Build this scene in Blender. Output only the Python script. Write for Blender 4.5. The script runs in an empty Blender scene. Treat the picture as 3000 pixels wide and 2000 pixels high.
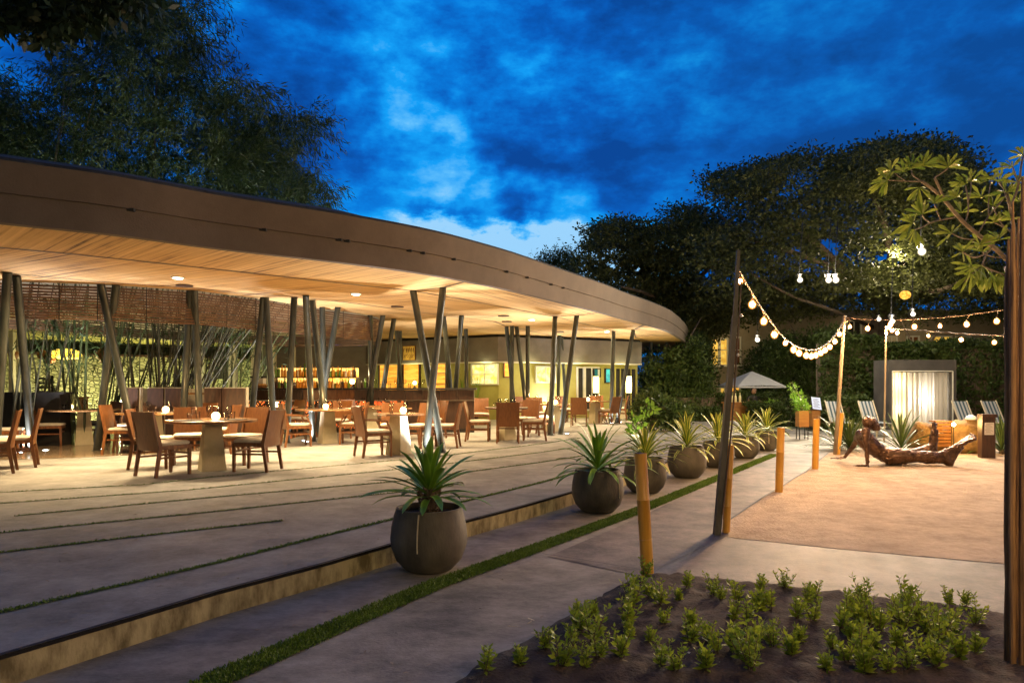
EXPO=0.12; UPW=420; CANW=16; PAVW=.72; DOWNW=560; FLOODW=480; SKYS=1.0; SKYBACK=(.12,.125,.10); BULB=1500; HAZE=0.0
import bpy, math, random
import numpy as np
from mathutils import Vector, Matrix, noise as mnoise
from mathutils.geometry import tessellate_polygon
random.seed(7); RNG = np.random.default_rng(7)
PI = math.pi; R = math.radians
sc = bpy.context.scene; C = sc.collection
CZ = 1.25; HOR = 1130.0; F = 2000.0; LOW = -0.155; SOF = 3.1

# ------------------------------------------------------------------ survey helpers
def Xp(px, d): return (px - 1500.0) / F * d
def W(px, py, d): return Vector((Xp(px, d), d, CZ + (HOR - py) / F * d))
def G(px, py, z=0.0):
    d = F * (CZ - z) / (py - HOR); return Vector((Xp(px, d), d, z))
def gd(px, d, z=0.0): return Vector((Xp(px, d), d, z))

# ------------------------------------------------------------------ materials
def newmat(name):
    m = bpy.data.materials.new(name); m.use_nodes = True
    return m, m.node_tree, m.node_tree.nodes['Principled BSDF']
def L(nt, a, b): nt.links.new(a, b)
def mat(name, col, col2=None, rough=0.6, scale=4.0, stretch=(1,1,1), detail=6, bump=0.0, bscale=None, metal=0.0,
        spec=0.5, coords='Object', lo=0.35, hi=0.65, coat=0.0, sub=None, bdist=0.01, nr=.62):
    m, nt, p = newmat(name)
    p.inputs['Roughness'].default_value = rough; p.inputs['Metallic'].default_value = metal
    p.inputs['Specular IOR Level'].default_value = spec; p.inputs['Coat Weight'].default_value = coat
    p.inputs['Base Color'].default_value = (*col, 1)
    if col2 is not None or bump:
        tc = nt.nodes.new('ShaderNodeTexCoord'); mp = nt.nodes.new('ShaderNodeMapping')
        mp.inputs['Scale'].default_value = stretch; L(nt, tc.outputs[coords], mp.inputs['Vector'])
    if col2 is not None:
        n = nt.nodes.new('ShaderNodeTexNoise'); n.inputs['Scale'].default_value = scale; n.inputs['Detail'].default_value = detail
        n.inputs['Roughness'].default_value = nr
        L(nt, mp.outputs[0], n.inputs['Vector'])
        r = nt.nodes.new('ShaderNodeValToRGB'); r.color_ramp.elements[0].position = lo; r.color_ramp.elements[1].position = hi
        r.color_ramp.elements[0].color = (*col, 1); r.color_ramp.elements[1].color = (*col2, 1)
        L(nt, n.outputs['Fac'], r.inputs['Fac']); L(nt, r.outputs['Color'], p.inputs['Base Color'])
    if bump:
        n2 = nt.nodes.new('ShaderNodeTexNoise'); n2.inputs['Scale'].default_value = bscale or scale * 4; n2.inputs['Detail'].default_value = 5
        L(nt, mp.outputs[0], n2.inputs['Vector'])
        b = nt.nodes.new('ShaderNodeBump'); b.inputs['Strength'].default_value = bump; b.inputs['Distance'].default_value = bdist
        L(nt, n2.outputs['Fac'], b.inputs['Height']); L(nt, b.outputs[0], p.inputs['Normal'])
    return m
def emit(name, col, s, sample=True):
    m, nt, p = newmat(name); p.inputs['Base Color'].default_value = (*[min(c, .8) for c in col], 1)
    p.inputs['Emission Color'].default_value = (*col, 1); p.inputs['Emission Strength'].default_value = s
    if not sample: m.cycles.emission_sampling = 'NONE'
    return m
def leafmat(name, c1, c2, rough=0.5, trans=0.3, scale=1.5, coords='Object'):
    m, nt, p = newmat(name)
    g = nt.nodes.new('ShaderNodeNewGeometry'); tc = nt.nodes.new('ShaderNodeTexCoord')
    n = nt.nodes.new('ShaderNodeTexNoise'); n.inputs['Scale'].default_value = scale; L(nt, tc.outputs[coords], n.inputs['Vector'])
    a = nt.nodes.new('ShaderNodeMath'); a.operation = 'MULTIPLY_ADD'; a.inputs[1].default_value = .5; L(nt, g.outputs['Random Per Island'], a.inputs[0])
    a2 = nt.nodes.new('ShaderNodeMath'); a2.operation = 'MULTIPLY'; a2.inputs[1].default_value = .5; L(nt, n.outputs['Fac'], a2.inputs[0]); L(nt, a2.outputs[0], a.inputs[2])
    r = nt.nodes.new('ShaderNodeValToRGB'); r.color_ramp.elements[0].color = (*c1, 1); r.color_ramp.elements[1].color = (*c2, 1)
    r.color_ramp.elements[0].position = .2; r.color_ramp.elements[1].position = .8
    L(nt, a.outputs[0], r.inputs['Fac']); L(nt, r.outputs['Color'], p.inputs['Base Color'])
    p.inputs['Roughness'].default_value = rough; p.inputs['Specular IOR Level'].default_value = .35
    tr = nt.nodes.new('ShaderNodeBsdfTranslucent'); L(nt, r.outputs['Color'], tr.inputs['Color'])
    mx = nt.nodes.new('ShaderNodeMixShader'); mx.inputs[0].default_value = trans
    out = nt.nodes['Material Output']; L(nt, p.outputs[0], mx.inputs[1]); L(nt, tr.outputs[0], mx.inputs[2]); L(nt, mx.outputs[0], out.inputs['Surface'])
    return m

# ------------------------------------------------------------------ mesh builder
class MB:
    def __init__(s): s.v = []; s.f = []; s.uv = {}
    def add(s, vs, fs):
        o = len(s.v); s.v += [Vector(v) for v in vs]; s.f += [tuple(i + o for i in f) for f in fs]; return o
    def box(s, c, size, rot=None, taper=1.0):
        sx, sy, sz = [q / 2 for q in size]; vs = []
        for z in (-1, 1):
            t = taper if z > 0 else 1.0
            for x, y in ((-1,-1),(1,-1),(1,1),(-1,1)): vs.append(Vector((x*sx*t, y*sy*t, z*sz)))
        if rot is not None: vs = [rot @ v for v in vs]
        c = Vector(c); s.add([v + c for v in vs], [(3,2,1,0),(4,5,6,7),(0,1,5,4),(1,2,6,5),(2,3,7,6),(3,0,4,7)]); return s
    def bar(s, a, b, w, h, w2=None, h2=None, up=Vector((0,0,1))):
        a, b = Vector(a), Vector(b); d = (b - a).normalized(); x = d.cross(up)
        if x.length < 1e-4: x = d.cross(Vector((0,1,0)))
        x.normalize(); y = x.cross(d).normalized(); w2 = w2 or w; h2 = h2 or h; vs = []
        for p, ww, hh in ((a, w, h), (b, w2, h2)):
            for i, j in ((-1,-1),(1,-1),(1,1),(-1,1)): vs.append(p + x*(i*ww/2) + y*(j*hh/2))
        s.add(vs, [(3,2,1,0),(4,5,6,7),(0,1,5,4),(1,2,6,5),(2,3,7,6),(3,0,4,7)]); return s
    def tube(s, pts, rs, n=8, cap=True):
        pts = [Vector(p) for p in pts]
        if not isinstance(rs, (list, tuple)): rs = [rs] * len(pts)
        vs = []; ref = None
        for i, p in enumerate(pts):
            d = (pts[min(i+1, len(pts)-1)] - pts[max(i-1, 0)]).normalized()
            if ref is None: ref = d.orthogonal().normalized()
            ref = (ref - d * ref.dot(d))
            ref = ref.normalized() if ref.length > 1e-5 else d.orthogonal().normalized()
            q = d.cross(ref)
            for k in range(n):
                a = 2*PI*k/n; vs.append(p + (ref*math.cos(a) + q*math.sin(a)) * rs[i])
        fs = []
        for i in range(len(pts)-1):
            for k in range(n):
                fs.append((i*n+k, i*n+(k+1)%n, (i+1)*n+(k+1)%n, (i+1)*n+k))
        if cap: fs.append(tuple(reversed(range(n)))); fs.append(tuple((len(pts)-1)*n+k for k in range(n)))
        s.add(vs, fs); return s
    def lathe(s, prof, n=24, c=(0,0,0), sx=1, sy=1):
        c = Vector(c); vs = []; fs = []
        for r, z in prof:
            for k in range(n):
                a = 2*PI*k/n; vs.append(c + Vector((r*sx*math.cos(a), r*sy*math.sin(a), z)))
        m = len(prof)
        for i in range(m-1):
            for k in range(n): fs.append((i*n+k, i*n+(k+1)%n, (i+1)*n+(k+1)%n, (i+1)*n+k))
        if prof[0][0] > 1e-6: fs.append(tuple(reversed(range(n))))
        if prof[-1][0] > 1e-6: fs.append(tuple((m-1)*n+k for k in range(n)))
        s.add(vs, fs); return s
    def ball(s, c, r, n=12, m=8, sc_=(1,1,1)):
        prof = [(max(1e-4, math.sin(PI*i/m))*r, -math.cos(PI*i/m)*r*sc_[2]) for i in range(m+1)]
        s.lathe(prof, n, c, sc_[0], sc_[1]); return s
    def prism(s, poly, z0, z1):
        n = len(poly); P = [Vector((p[0], p[1], 0)) for p in poly]
        tris = tessellate_polygon([P]); vs = [Vector((p.x, p.y, z0)) for p in P] + [Vector((p.x, p.y, z1)) for p in P]
        fs = [tuple(t) for t in tris] + [tuple(i + n for i in t) for t in tris]
        fs += [(i, (i+1) % n, (i+1) % n + n, i + n) for i in range(n)]
        s.add(vs, fs); return s
    def sheet(s, poly, z):
        P = [Vector((p[0], p[1], z)) for p in poly]
        for t in tessellate_polygon([P]):
            a, b, c = [P[i] for i in t]
            if (b-a).cross(c-a).z < 0: b, c = c, b
            s.add([a, b, c], [(0,1,2)])
        return s
    def build(s, name, m, parent=None, off=None, smooth=False, uvs=None):
        me = bpy.data.meshes.new(name); off = Vector(off) if off is not None else Vector((0,0,0))
        me.from_pydata([v - off for v in s.v], [], s.f); me.update()
        o = bpy.data.objects.new(name, me); C.objects.link(o)
        if m: me.materials.append(m)
        if smooth: me.polygons.foreach_set('use_smooth', [True]*len(me.polygons))
        if smooth == 'auto': me.set_sharp_from_angle(angle=R(35))
        if parent: o.parent = parent
        return o
def npmesh(name, V, Q, m, parent=None, off=None, uv=None, smooth=False, k=4):
    """V (n,3), Q (m,k)"""
    me = bpy.data.meshes.new(name); V = np.asarray(V, dtype=np.float32)
    if off is not None: V = V - np.array(off, dtype=np.float32)
    me.vertices.add(len(V)); me.vertices.foreach_set('co', V.ravel())
    me.loops.add(Q.size); me.loops.foreach_set('vertex_index', Q.ravel().astype(np.int32))
    me.polygons.add(len(Q)); me.polygons.foreach_set('loop_start', np.arange(0, Q.size, k, dtype=np.int32))
    me.polygons.foreach_set('loop_total', np.full(len(Q), k, dtype=np.int32))
    if uv is not None:
        u = me.uv_layers.new(name='UVMap'); u.data.foreach_set('uv', np.asarray(uv, dtype=np.float32)[Q.ravel()].ravel())
    if smooth: me.polygons.foreach_set('use_smooth', np.ones(len(Q), dtype=bool))
    me.update(calc_edges=True); me.validate(); me.materials.append(m)
    o = bpy.data.objects.new(name, me); C.objects.link(o)
    if parent: o.parent = parent
    return o
def leaves(cent, dirs, length, width, fold=0.0, rng=RNG):
    """diamond leaf quads: cent (n,3) base, dirs (n,3) unit"""
    n = len(cent); up = rng.normal(size=(n,3)); side = np.cross(dirs, up); side /= np.linalg.norm(side, axis=1, keepdims=True) + 1e-9
    Ln = np.reshape(length, (-1,1)); Wd = np.reshape(width, (-1,1))
    a = cent; b = cent + dirs*Ln*0.45 + side*Wd/2; c = cent + dirs*Ln; d = cent + dirs*Ln*0.45 - side*Wd/2
    V = np.stack([a,b,c,d], 1).reshape(-1,3); Q = np.arange(n*4).reshape(-1,4); return V, Q
def unit(v): return v / (np.linalg.norm(v, axis=1, keepdims=True) + 1e-9)

# ------------------------------------------------------------------ things
def tag(o, label=None, cat=None, group=None, kind=None):
    if label: o['label'] = label
    if cat: o['category'] = cat
    if group: o['group'] = group
    if kind: o['kind'] = kind
    return o
def thing(name, label, cat, loc=(0,0,0), rz=0.0, group=None):
    o = bpy.data.objects.new(name, None); C.objects.link(o); o.location = loc; o.rotation_euler = (0,0,rz); o.empty_display_size = .1
    return tag(o, label, cat, group)
def kids(o): return [c for c in bpy.data.objects if c.parent == o]
KC = {}
def dup(root, loc, rz=0.0, label=None, group=None, scale=None):
    r = root.copy(); C.objects.link(r); r.location = loc; r.rotation_euler = (0,0,rz)
    if scale: r.scale = (scale,)*3 if not isinstance(scale, tuple) else scale
    if label: r['label'] = label
    if group: r['group'] = group
    if root.name not in KC: KC[root.name] = [(c, kids(c)) for c in kids(root)]
    for c, gk in KC[root.name]:
        n = c.copy(); C.objects.link(n); n.parent = r
        for g in gk:
            q = g.copy(); C.objects.link(q); q.parent = n
    return r
def struct(name, mb, m, label=None, smooth=False):
    o = mb.build(name, m, smooth=smooth); o['kind'] = 'structure'
    if label: o['label'] = label
    return o
def lamp(kind, loc, power, col, size=0.05, spot=None, blend=.6, target=None, parent=None, name='light'):
    l = bpy.data.lights.new(name, kind); l.energy = power; l.color = col
    if kind == 'AREA': l.size = size
    else: l.shadow_soft_size = size
    if spot: l.spot_size = R(spot); l.spot_blend = blend
    o = bpy.data.objects.new(name, l); C.objects.link(o); o.location = loc
    if target is not None: o.rotation_euler = (Vector(target) - Vector(loc)).to_track_quat('-Z', 'Y').to_euler()
    if parent is not None:
        o.parent = parent; o.location = Vector(loc) - parent.location
    return o

# ------------------------------------------------------------------ material library
M = {}
M['concrete'] = mat('concrete', (.12,.115,.10), (.35,.335,.30), rough=.6, scale=1.5, detail=15, bump=.6, bscale=38, lo=.36, hi=.66, nr=.80, bdist=.004)
M['path'] = mat('path_concrete', (.095,.086,.070), (.31,.285,.24), rough=.65, scale=1.7, stretch=(1,1.5,1), detail=15, bump=.6, bscale=50, lo=.38, hi=.64, bdist=.004, nr=.80)
M['slab'] = mat('dark_slab', (.055,.046,.04), (.24,.20,.17), rough=.65, scale=2.4, detail=15, bump=.6, bscale=60, lo=.38, hi=.64, nr=.80, bdist=.004)
M['polished'] = mat('polished_floor', (.17,.12,.075), (.25,.18,.11), rough=.16, scale=1.3, detail=8)
M['kerbface'] = mat('kerb_face', (.16,.13,.055), (.48,.42,.22), rough=.8, scale=3.5, stretch=(2.2,2.2,.9), detail=10, bump=.4, bscale=40, lo=.36, hi=.56)
M['black'] = mat('black_grout', (.012,.012,.014), (.03,.03,.03), rough=.7, scale=20)
M['sand'] = mat('raked_sand', (.33,.255,.18), (.58,.47,.35), rough=.95, scale=3.5, detail=14, bump=1, bscale=34, lo=.38, hi=.64, bdist=.03, nr=.78)
M['soil'] = mat('soil', (.018,.012,.009), (.085,.058,.042), rough=.95, scale=9, detail=12, bump=.9, bscale=60, lo=.3, hi=.7, bdist=.012)
M['ground'] = mat('ground', (.03,.045,.018), (.07,.085,.035), rough=.9, scale=2, bump=.5)
M['fascia'] = mat('fascia_render', (.105,.080,.060), (.17,.130,.098), rough=.88, scale=1.1, stretch=(1,1,1), detail=15, bump=.35, bscale=50, lo=.25, hi=.72, nr=.72)
M['roofdark'] = mat('roof_felt', (.02,.02,.022), (.05,.048,.05), rough=.9, scale=8, bump=.4)
M['steel'] = mat('painted_steel', (.030,.034,.028), (.06,.066,.055), rough=.34, scale=5, stretch=(1,1,.3), metal=.35, spec=.6, bump=.05)
M['wood'] = mat('chair_wood', (.10,.034,.010), (.22,.085,.024), rough=.38, scale=6, stretch=(6,6,.7), bump=.05, spec=.5)
M['woodpanel'] = mat('chair_panel', (.13,.047,.013), (.20,.078,.022), rough=.34, scale=7, stretch=(6,6,.6), bump=.05)
M['cushion'] = mat('cream_cushion', (.50,.44,.34), (.62,.56,.45), rough=.85, scale=14, bump=.2, bscale=140)
M['tabletop'] = mat('table_wood', (.16,.075,.028), (.32,.17,.07), rough=.25, scale=4, stretch=(8,1,1), bump=.04)
M['tabledark'] = mat('dark_table_wood', (.06,.022,.012), (.13,.05,.025), rough=.3, scale=4, stretch=(8,1,1))
M['pedestal'] = mat('cast_concrete', (.44,.38,.23), (.58,.50,.33), rough=.75, scale=3, detail=10, bump=.2, bscale=40)
M['darkwood'] = mat('dark_wood', (.028,.013,.008), (.07,.032,.017), rough=.45, scale=5, stretch=(5,5,.8))
M['blackwood'] = mat('black_wood', (.010,.009,.008), (.024,.020,.017), rough=.75, scale=5)
M['slat'] = mat('bamboo_slat', (.085,.042,.022), (.20,.11,.055), rough=.55, scale=9, stretch=(1,1,4))
M['greywall'] = mat('grey_render', (.12,.115,.112), (.18,.172,.168), rough=.85, scale=1.2, detail=9, bump=.15)
M['yellowwall'] = mat('ochre_render', (.34,.31,.08), (.44,.40,.12), rough=.8, scale=1.4, detail=8)
M['leafdarkwall'] = mat('dim_olive_wall', (.03,.035,.012), (.075,.08,.025), rough=.85, scale=2)
M['whitepaint'] = mat('white_paint', (.62,.60,.52), (.72,.70,.62), rough=.5, scale=3)
M['plaster'] = mat('cream_plaster', (.48,.42,.30), (.58,.52,.38), rough=.8, scale=2, detail=8)
M['bamboo'] = mat('bamboo_culm', (.035,.05,.018), (.11,.14,.05), rough=.4, scale=3, stretch=(3,3,1.2))
M['bamboodark'] = mat('bamboo_culm_dark', (.028,.026,.012), (.075,.07,.032), rough=.5, scale=4, stretch=(3,3,1.2))
M['leaf_bamboo'] = leafmat('bamboo_leaf', (.015,.032,.009), (.065,.105,.028), scale=.8)
M['leaf_tree'] = leafmat('tree_leaf', (.045,.055,.018), (.16,.18,.055), scale=.4)
M['leaf_broad'] = leafmat('broad_leaf', (.012,.022,.010), (.035,.06,.02), scale=.6)
M['leaf_hedge'] = leafmat('hedge_leaf', (.03,.05,.012), (.10,.15,.035), scale=1.2)
M['leaf_lime'] = leafmat('lime_leaf', (.10,.20,.02), (.26,.42,.05), scale=2)
M['leaf_seed'] = leafmat('seedling_leaf', (.16,.26,.02), (.46,.56,.06), scale=8, trans=.35)
M['leaf_frang'] = leafmat('frangipani_leaf', (.13,.22,.03), (.36,.42,.07), scale=3, trans=.25, rough=.4)
M['grass'] = leafmat('grass_blade', (.05,.10,.012), (.15,.25,.035), scale=5, trans=.2)
M['grassbase'] = mat('grass_base', (.02,.035,.008), (.05,.075,.018), rough=.95, scale=30, bump=.6)
M['bark'] = mat('bark', (.07,.05,.035), (.19,.14,.10), rough=.85, scale=5, stretch=(3,3,.7), bump=.5)
M['frangbark'] = mat('frangipani_bark', (.15,.115,.08), (.30,.24,.17), rough=.7, scale=6, bump=.3)
M['timber'] = mat('old_timber', (.07,.038,.018), (.42,.25,.11), rough=.6, scale=5, stretch=(7,7,.35), detail=9, bump=.6, bscale=10, lo=.38, hi=.62)
M['post'] = mat('bamboo_post', (.55,.26,.035), (.75,.42,.07), rough=.32, scale=3, stretch=(5,5,.5), coat=.3)
M['pole'] = mat('grey_pole', (.05,.05,.045), (.11,.11,.10), rough=.5, scale=6, stretch=(2,2,.6), bump=.2)
M['palepole'] = mat('pale_pole', (.28,.22,.15), (.40,.32,.22), rough=.6, scale=5, stretch=(2,2,.6))
M['bronze'] = mat('bronze', (.06,.032,.020), (.17,.10,.065), rough=.36, scale=9, detail=10, metal=.75, bump=.8, bscale=22, bdist=.02)
M['rock'] = mat('ochre_rock', (.13,.075,.025), (.36,.22,.08), rough=.9, scale=5, detail=12, bump=.8, bscale=12, bdist=.03)
M['cabanaframe'] = mat('cabana_render', (.055,.05,.047), (.085,.078,.072), rough=.85, scale=2)
M['pot'] = mat('pot_stone', (.045,.042,.034), (.15,.135,.105), rough=.7, scale=3.2, stretch=(1,1,.45), detail=10, bump=.25, bscale=40)
M['potsoil'] = M['soil']
M['fabricwhite'] = mat('canvas', (.78,.80,.88), (.84,.86,.92), rough=.8, scale=6)
M['cable'] = mat('cable', (.12,.08,.05), rough=.6)
M['metalthin'] = mat('dark_metal', (.03,.03,.03), rough=.4, metal=.6)
M['paper'] = mat('paper', (.62,.60,.58), (.52,.50,.50), rough=.7, scale=40, lo=.5, hi=.7)
M['orangewood'] = mat('orange_wood', (.32,.13,.03), (.45,.20,.05), rough=.5, scale=4, stretch=(1,1,8))
M['hotel'] = mat('hotel_render', (.30,.25,.17), (.38,.32,.23), rough=.85, scale=1, detail=8)
M['cloth_dark'] = mat('dark_cloth', (.02,.018,.018), (.045,.04,.04), rough=.85, scale=10)
M['skin'] = mat('skin', (.28,.15,.09), rough=.6)
M['ceramic'] = mat('ceramic', (.75,.73,.68), rough=.25)
# warm emitters
M['e_globe'] = emit('candle_glass', (1,.66,.26), 14)
M['e_bulb'] = emit('bulb_glow', (1,.56,.23), BULB)
M['e_flood'] = emit('flood_glow', (1,.9,.68), 500)
M['e_up'] = emit('uplight_lens', (.85,.93,1), 30)
M['e_down'] = emit('downlight_lens', (1,.85,.55), 18)

def shellmat(name, col, s):  # see-through shell with a painted glow, fading towards its rim
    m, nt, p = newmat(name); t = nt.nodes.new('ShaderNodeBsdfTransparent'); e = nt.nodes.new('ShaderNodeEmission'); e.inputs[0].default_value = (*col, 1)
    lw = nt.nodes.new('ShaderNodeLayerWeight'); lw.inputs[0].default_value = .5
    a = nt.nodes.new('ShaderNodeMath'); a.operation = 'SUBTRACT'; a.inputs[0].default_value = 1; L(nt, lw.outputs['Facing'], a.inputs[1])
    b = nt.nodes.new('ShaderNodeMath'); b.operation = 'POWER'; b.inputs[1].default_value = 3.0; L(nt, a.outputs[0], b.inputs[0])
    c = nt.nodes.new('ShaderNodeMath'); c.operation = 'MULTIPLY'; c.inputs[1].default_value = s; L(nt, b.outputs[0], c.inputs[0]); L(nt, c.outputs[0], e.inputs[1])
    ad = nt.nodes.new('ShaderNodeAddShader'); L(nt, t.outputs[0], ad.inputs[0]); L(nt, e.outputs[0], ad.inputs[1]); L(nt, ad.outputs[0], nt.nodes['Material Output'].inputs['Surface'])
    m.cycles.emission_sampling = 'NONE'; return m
M['bulbhalo'] = shellmat('painted_bulb_halo', (1,.36,.07), 3.0); M['floodhalo'] = shellmat('painted_lamp_halo', (1,.85,.6), 2.2)  # painted glow halos round the string bulbs and flood lamps
def glowpat(name, c1, c2, s, scale=6, stretch=(1,1,1), lo=.4, hi=.6):
    m = mat(name, c1, c2, rough=.6, scale=scale, stretch=stretch, lo=lo, hi=hi)
    nt = m.node_tree; p = nt.nodes['Principled BSDF']; r = [n for n in nt.nodes if n.type == 'VALTORGB'][0]
    L(nt, r.outputs['Color'], p.inputs['Emission Color']); p.inputs['Emission Strength'].default_value = s
    return m
M['e_yellow'] = glowpat('lit_room_yellow', (.62,.52,.10), (.95,.86,.42), 1.0, scale=5)
M['e_orange'] = glowpat('lit_room_orange', (.85,.30,.02), (1,.55,.08), .9, scale=3, stretch=(.3,.3,2.5))
M['e_hotelwin'] = glowpat('hotel_window', (.55,.30,.03), (.9,.6,.12), .8, scale=2)
M['e_blue'] = glowpat('screen_blue', (.02,.22,.30), (.05,.5,.45), 1.0, scale=3)
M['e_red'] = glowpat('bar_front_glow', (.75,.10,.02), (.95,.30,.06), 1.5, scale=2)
M['e_shelf'] = glowpat('shelf_back_glow', (.9,.42,.05), (1,.72,.22), 2.2, scale=4)
M['stone'] = None
def stonemat():
    m, nt, p = newmat('stone_wall'); tc = nt.nodes.new('ShaderNodeTexCoord'); mp = nt.nodes.new('ShaderNodeMapping')
    mp.inputs['Scale'].default_value = (3.6, 3.6, 6.5); L(nt, tc.outputs['Object'], mp.inputs['Vector'])
    v = nt.nodes.new('ShaderNodeTexVoronoi'); v.feature = 'DISTANCE_TO_EDGE'; v.inputs['Scale'].default_value = 1.6; L(nt, mp.outputs[0], v.inputs['Vector'])
    v2 = nt.nodes.new('ShaderNodeTexVoronoi'); v2.inputs['Scale'].default_value = 1.6; L(nt, mp.outputs[0], v2.inputs['Vector'])
    r = nt.nodes.new('ShaderNodeValToRGB'); r.color_ramp.elements[0].color = (.04,.04,.02,1); r.color_ramp.elements[1].position = .12; r.color_ramp.elements[1].color = (1,1,1,1)
    L(nt, v.outputs['Distance'], r.inputs['Fac'])
    mx = nt.nodes.new('ShaderNodeMix'); mx.data_type = 'RGBA'; mx.blend_type = 'MULTIPLY'; mx.inputs[0].default_value = 1
    r2 = nt.nodes.new('ShaderNodeValToRGB'); r2.color_ramp.elements[0].color = (.22,.22,.10,1); r2.color_ramp.elements[1].color = (.52,.50,.30,1)
    L(nt, v2.outputs['Color'], r2.inputs['Fac']); L(nt, r.outputs[0], mx.inputs[6]); L(nt, r2.outputs[0], mx.inputs[7]); L(nt, mx.outputs[2], p.inputs['Base Color'])
    b = nt.nodes.new('ShaderNodeBump'); b.inputs['Strength'].default_value = .8; b.inputs['Distance'].default_value = .05; L(nt, r.outputs[0], b.inputs['Height']); L(nt, b.outputs[0], p.inputs['Normal'])
    p.inputs['Roughness'].default_value = .9
    return m
M['stone'] = stonemat()
def glassmat(name, tint=(1,1,1), f=.22, rough=.03):
    m, nt, p = newmat(name); t = nt.nodes.new('ShaderNodeBsdfTransparent'); t.inputs[0].default_value = (*tint, 1)
    g = nt.nodes.new('ShaderNodeBsdfGlossy'); g.inputs['Roughness'].default_value = rough
    lw = nt.nodes.new('ShaderNodeLayerWeight'); lw.inputs[0].default_value = f
    mx = nt.nodes.new('ShaderNodeMixShader'); L(nt, lw.outputs['Fresnel'], mx.inputs[0]); L(nt, t.outputs[0], mx.inputs[1]); L(nt, g.outputs[0], mx.inputs[2])
    L(nt, mx.outputs[0], nt.nodes['Material Output'].inputs['Surface']); return m
M['glass'] = glassmat('clear_glass', (.93,.93,.93), .3)
for k, c in (('b_amber', (.85,.42,.04)), ('b_green', (.15,.35,.05)), ('b_clear', (.85,.78,.45)), ('b_dark', (.06,.03,.02))):
    M[k] = mat(k + '_bottle', c, rough=.1, spec=.8); M[k].node_tree.nodes['Principled BSDF'].inputs['Transmission Weight'].default_value = .0

def reed(name):
    m, nt, p = newmat(name); uv = nt.nodes.new('ShaderNodeUVMap'); mp = nt.nodes.new('ShaderNodeMapping')
    mp.inputs['Scale'].default_value = (.14, 10, 1); L(nt, uv.outputs[0], mp.inputs['Vector'])
    n = nt.nodes.new('ShaderNodeTexNoise'); n.inputs['Scale'].default_value = 1.6; n.inputs['Detail'].default_value = 6; n.inputs['Roughness'].default_value = .7; n.inputs['Distortion'].default_value = .15
    L(nt, mp.outputs[0], n.inputs['Vector'])
    mp2 = nt.nodes.new('ShaderNodeMapping'); mp2.inputs['Scale'].default_value = (.5, .9, 1); L(nt, uv.outputs[0], mp2.inputs['Vector'])
    n2 = nt.nodes.new('ShaderNodeTexNoise'); n2.inputs['Scale'].default_value = 1; n2.inputs['Detail'].default_value = 5; L(nt, mp2.outputs[0], n2.inputs['Vector'])
    ad = nt.nodes.new('ShaderNodeMath'); ad.operation = 'MULTIPLY_ADD'; ad.inputs[1].default_value = .35; L(nt, n2.outputs['Fac'], ad.inputs[0]); 
    sc_ = nt.nodes.new('ShaderNodeMath'); sc_.operation = 'MULTIPLY'; sc_.inputs[1].default_value = .75; L(nt, n.outputs['Fac'], sc_.inputs[0]); L(nt, sc_.outputs[0], ad.inputs[2])
    r = nt.nodes.new('ShaderNodeValToRGB'); e = r.color_ramp.elements; e[0].position = .43; e[0].color = (.10,.048,.018,1); e[1].position = .68; e[1].color = (.80,.53,.22,1)
    e2 = r.color_ramp.elements.new(.50); e2.color = (.55,.325,.12,1)
    L(nt, ad.outputs[0], r.inputs['Fac']); L(nt, r.outputs[0], p.inputs['Base Color']); p.inputs['Roughness'].default_value = .75
    b = nt.nodes.new('ShaderNodeBump'); b.inputs['Strength'].default_value = .5; b.inputs['Distance'].default_value = .02; L(nt, n.outputs['Fac'], b.inputs['Height']); L(nt, b.outputs[0], p.inputs['Normal'])
    return m
M['reed'] = reed('reed_ceiling')
def stripeuv(name, c1, c2, edge=.24, rough=.45, scale=None):
    m, nt, p = newmat(name); uv = nt.nodes.new('ShaderNodeUVMap'); sp = nt.nodes.new('ShaderNodeSeparateXYZ'); L(nt, uv.outputs[0], sp.inputs[0])
    a = nt.nodes.new('ShaderNodeMath'); a.operation = 'SUBTRACT'; a.inputs[1].default_value = .5; L(nt, sp.outputs[0], a.inputs[0])
    b = nt.nodes.new('ShaderNodeMath'); b.operation = 'ABSOLUTE'; L(nt, a.outputs[0], b.inputs[0])
    r = nt.nodes.new('ShaderNodeValToRGB'); r.color_ramp.elements[0].position = edge; r.color_ramp.elements[0].color = (*c1,1); r.color_ramp.elements[1].position = edge+.12; r.color_ramp.elements[1].color = (*c2,1)
    L(nt, b.outputs[0], r.inputs['Fac'])
    tc = nt.nodes.new('ShaderNodeTexCoord'); n = nt.nodes.new('ShaderNodeTexNoise'); n.inputs['Scale'].default_value = 6; L(nt, tc.outputs['Object'], n.inputs['Vector'])
    hs = nt.nodes.new('ShaderNodeHueSaturation'); mr = nt.nodes.new('ShaderNodeMapRange'); mr.inputs['To Min'].default_value = .5; mr.inputs['To Max'].default_value = 1.5
    L(nt, n.outputs['Fac'], mr.inputs[0]); L(nt, mr.outputs[0], hs.inputs['Value']); L(nt, r.outputs[0], hs.inputs['Color']); L(nt, hs.outputs[0], p.inputs['Base Color'])
    p.inputs['Roughness'].default_value = rough; return m
M['agave_green'] = stripeuv('agave_green', (.14,.28,.02), (.22,.38,.05), rough=.38)
M['agave_var'] = stripeuv('agave_variegated', (.11,.21,.03), (.58,.58,.12), edge=.2, rough=.42)
M['agave_dark'] = stripeuv('agave_dark', (.05,.09,.02), (.12,.18,.04), rough=.42)
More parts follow.
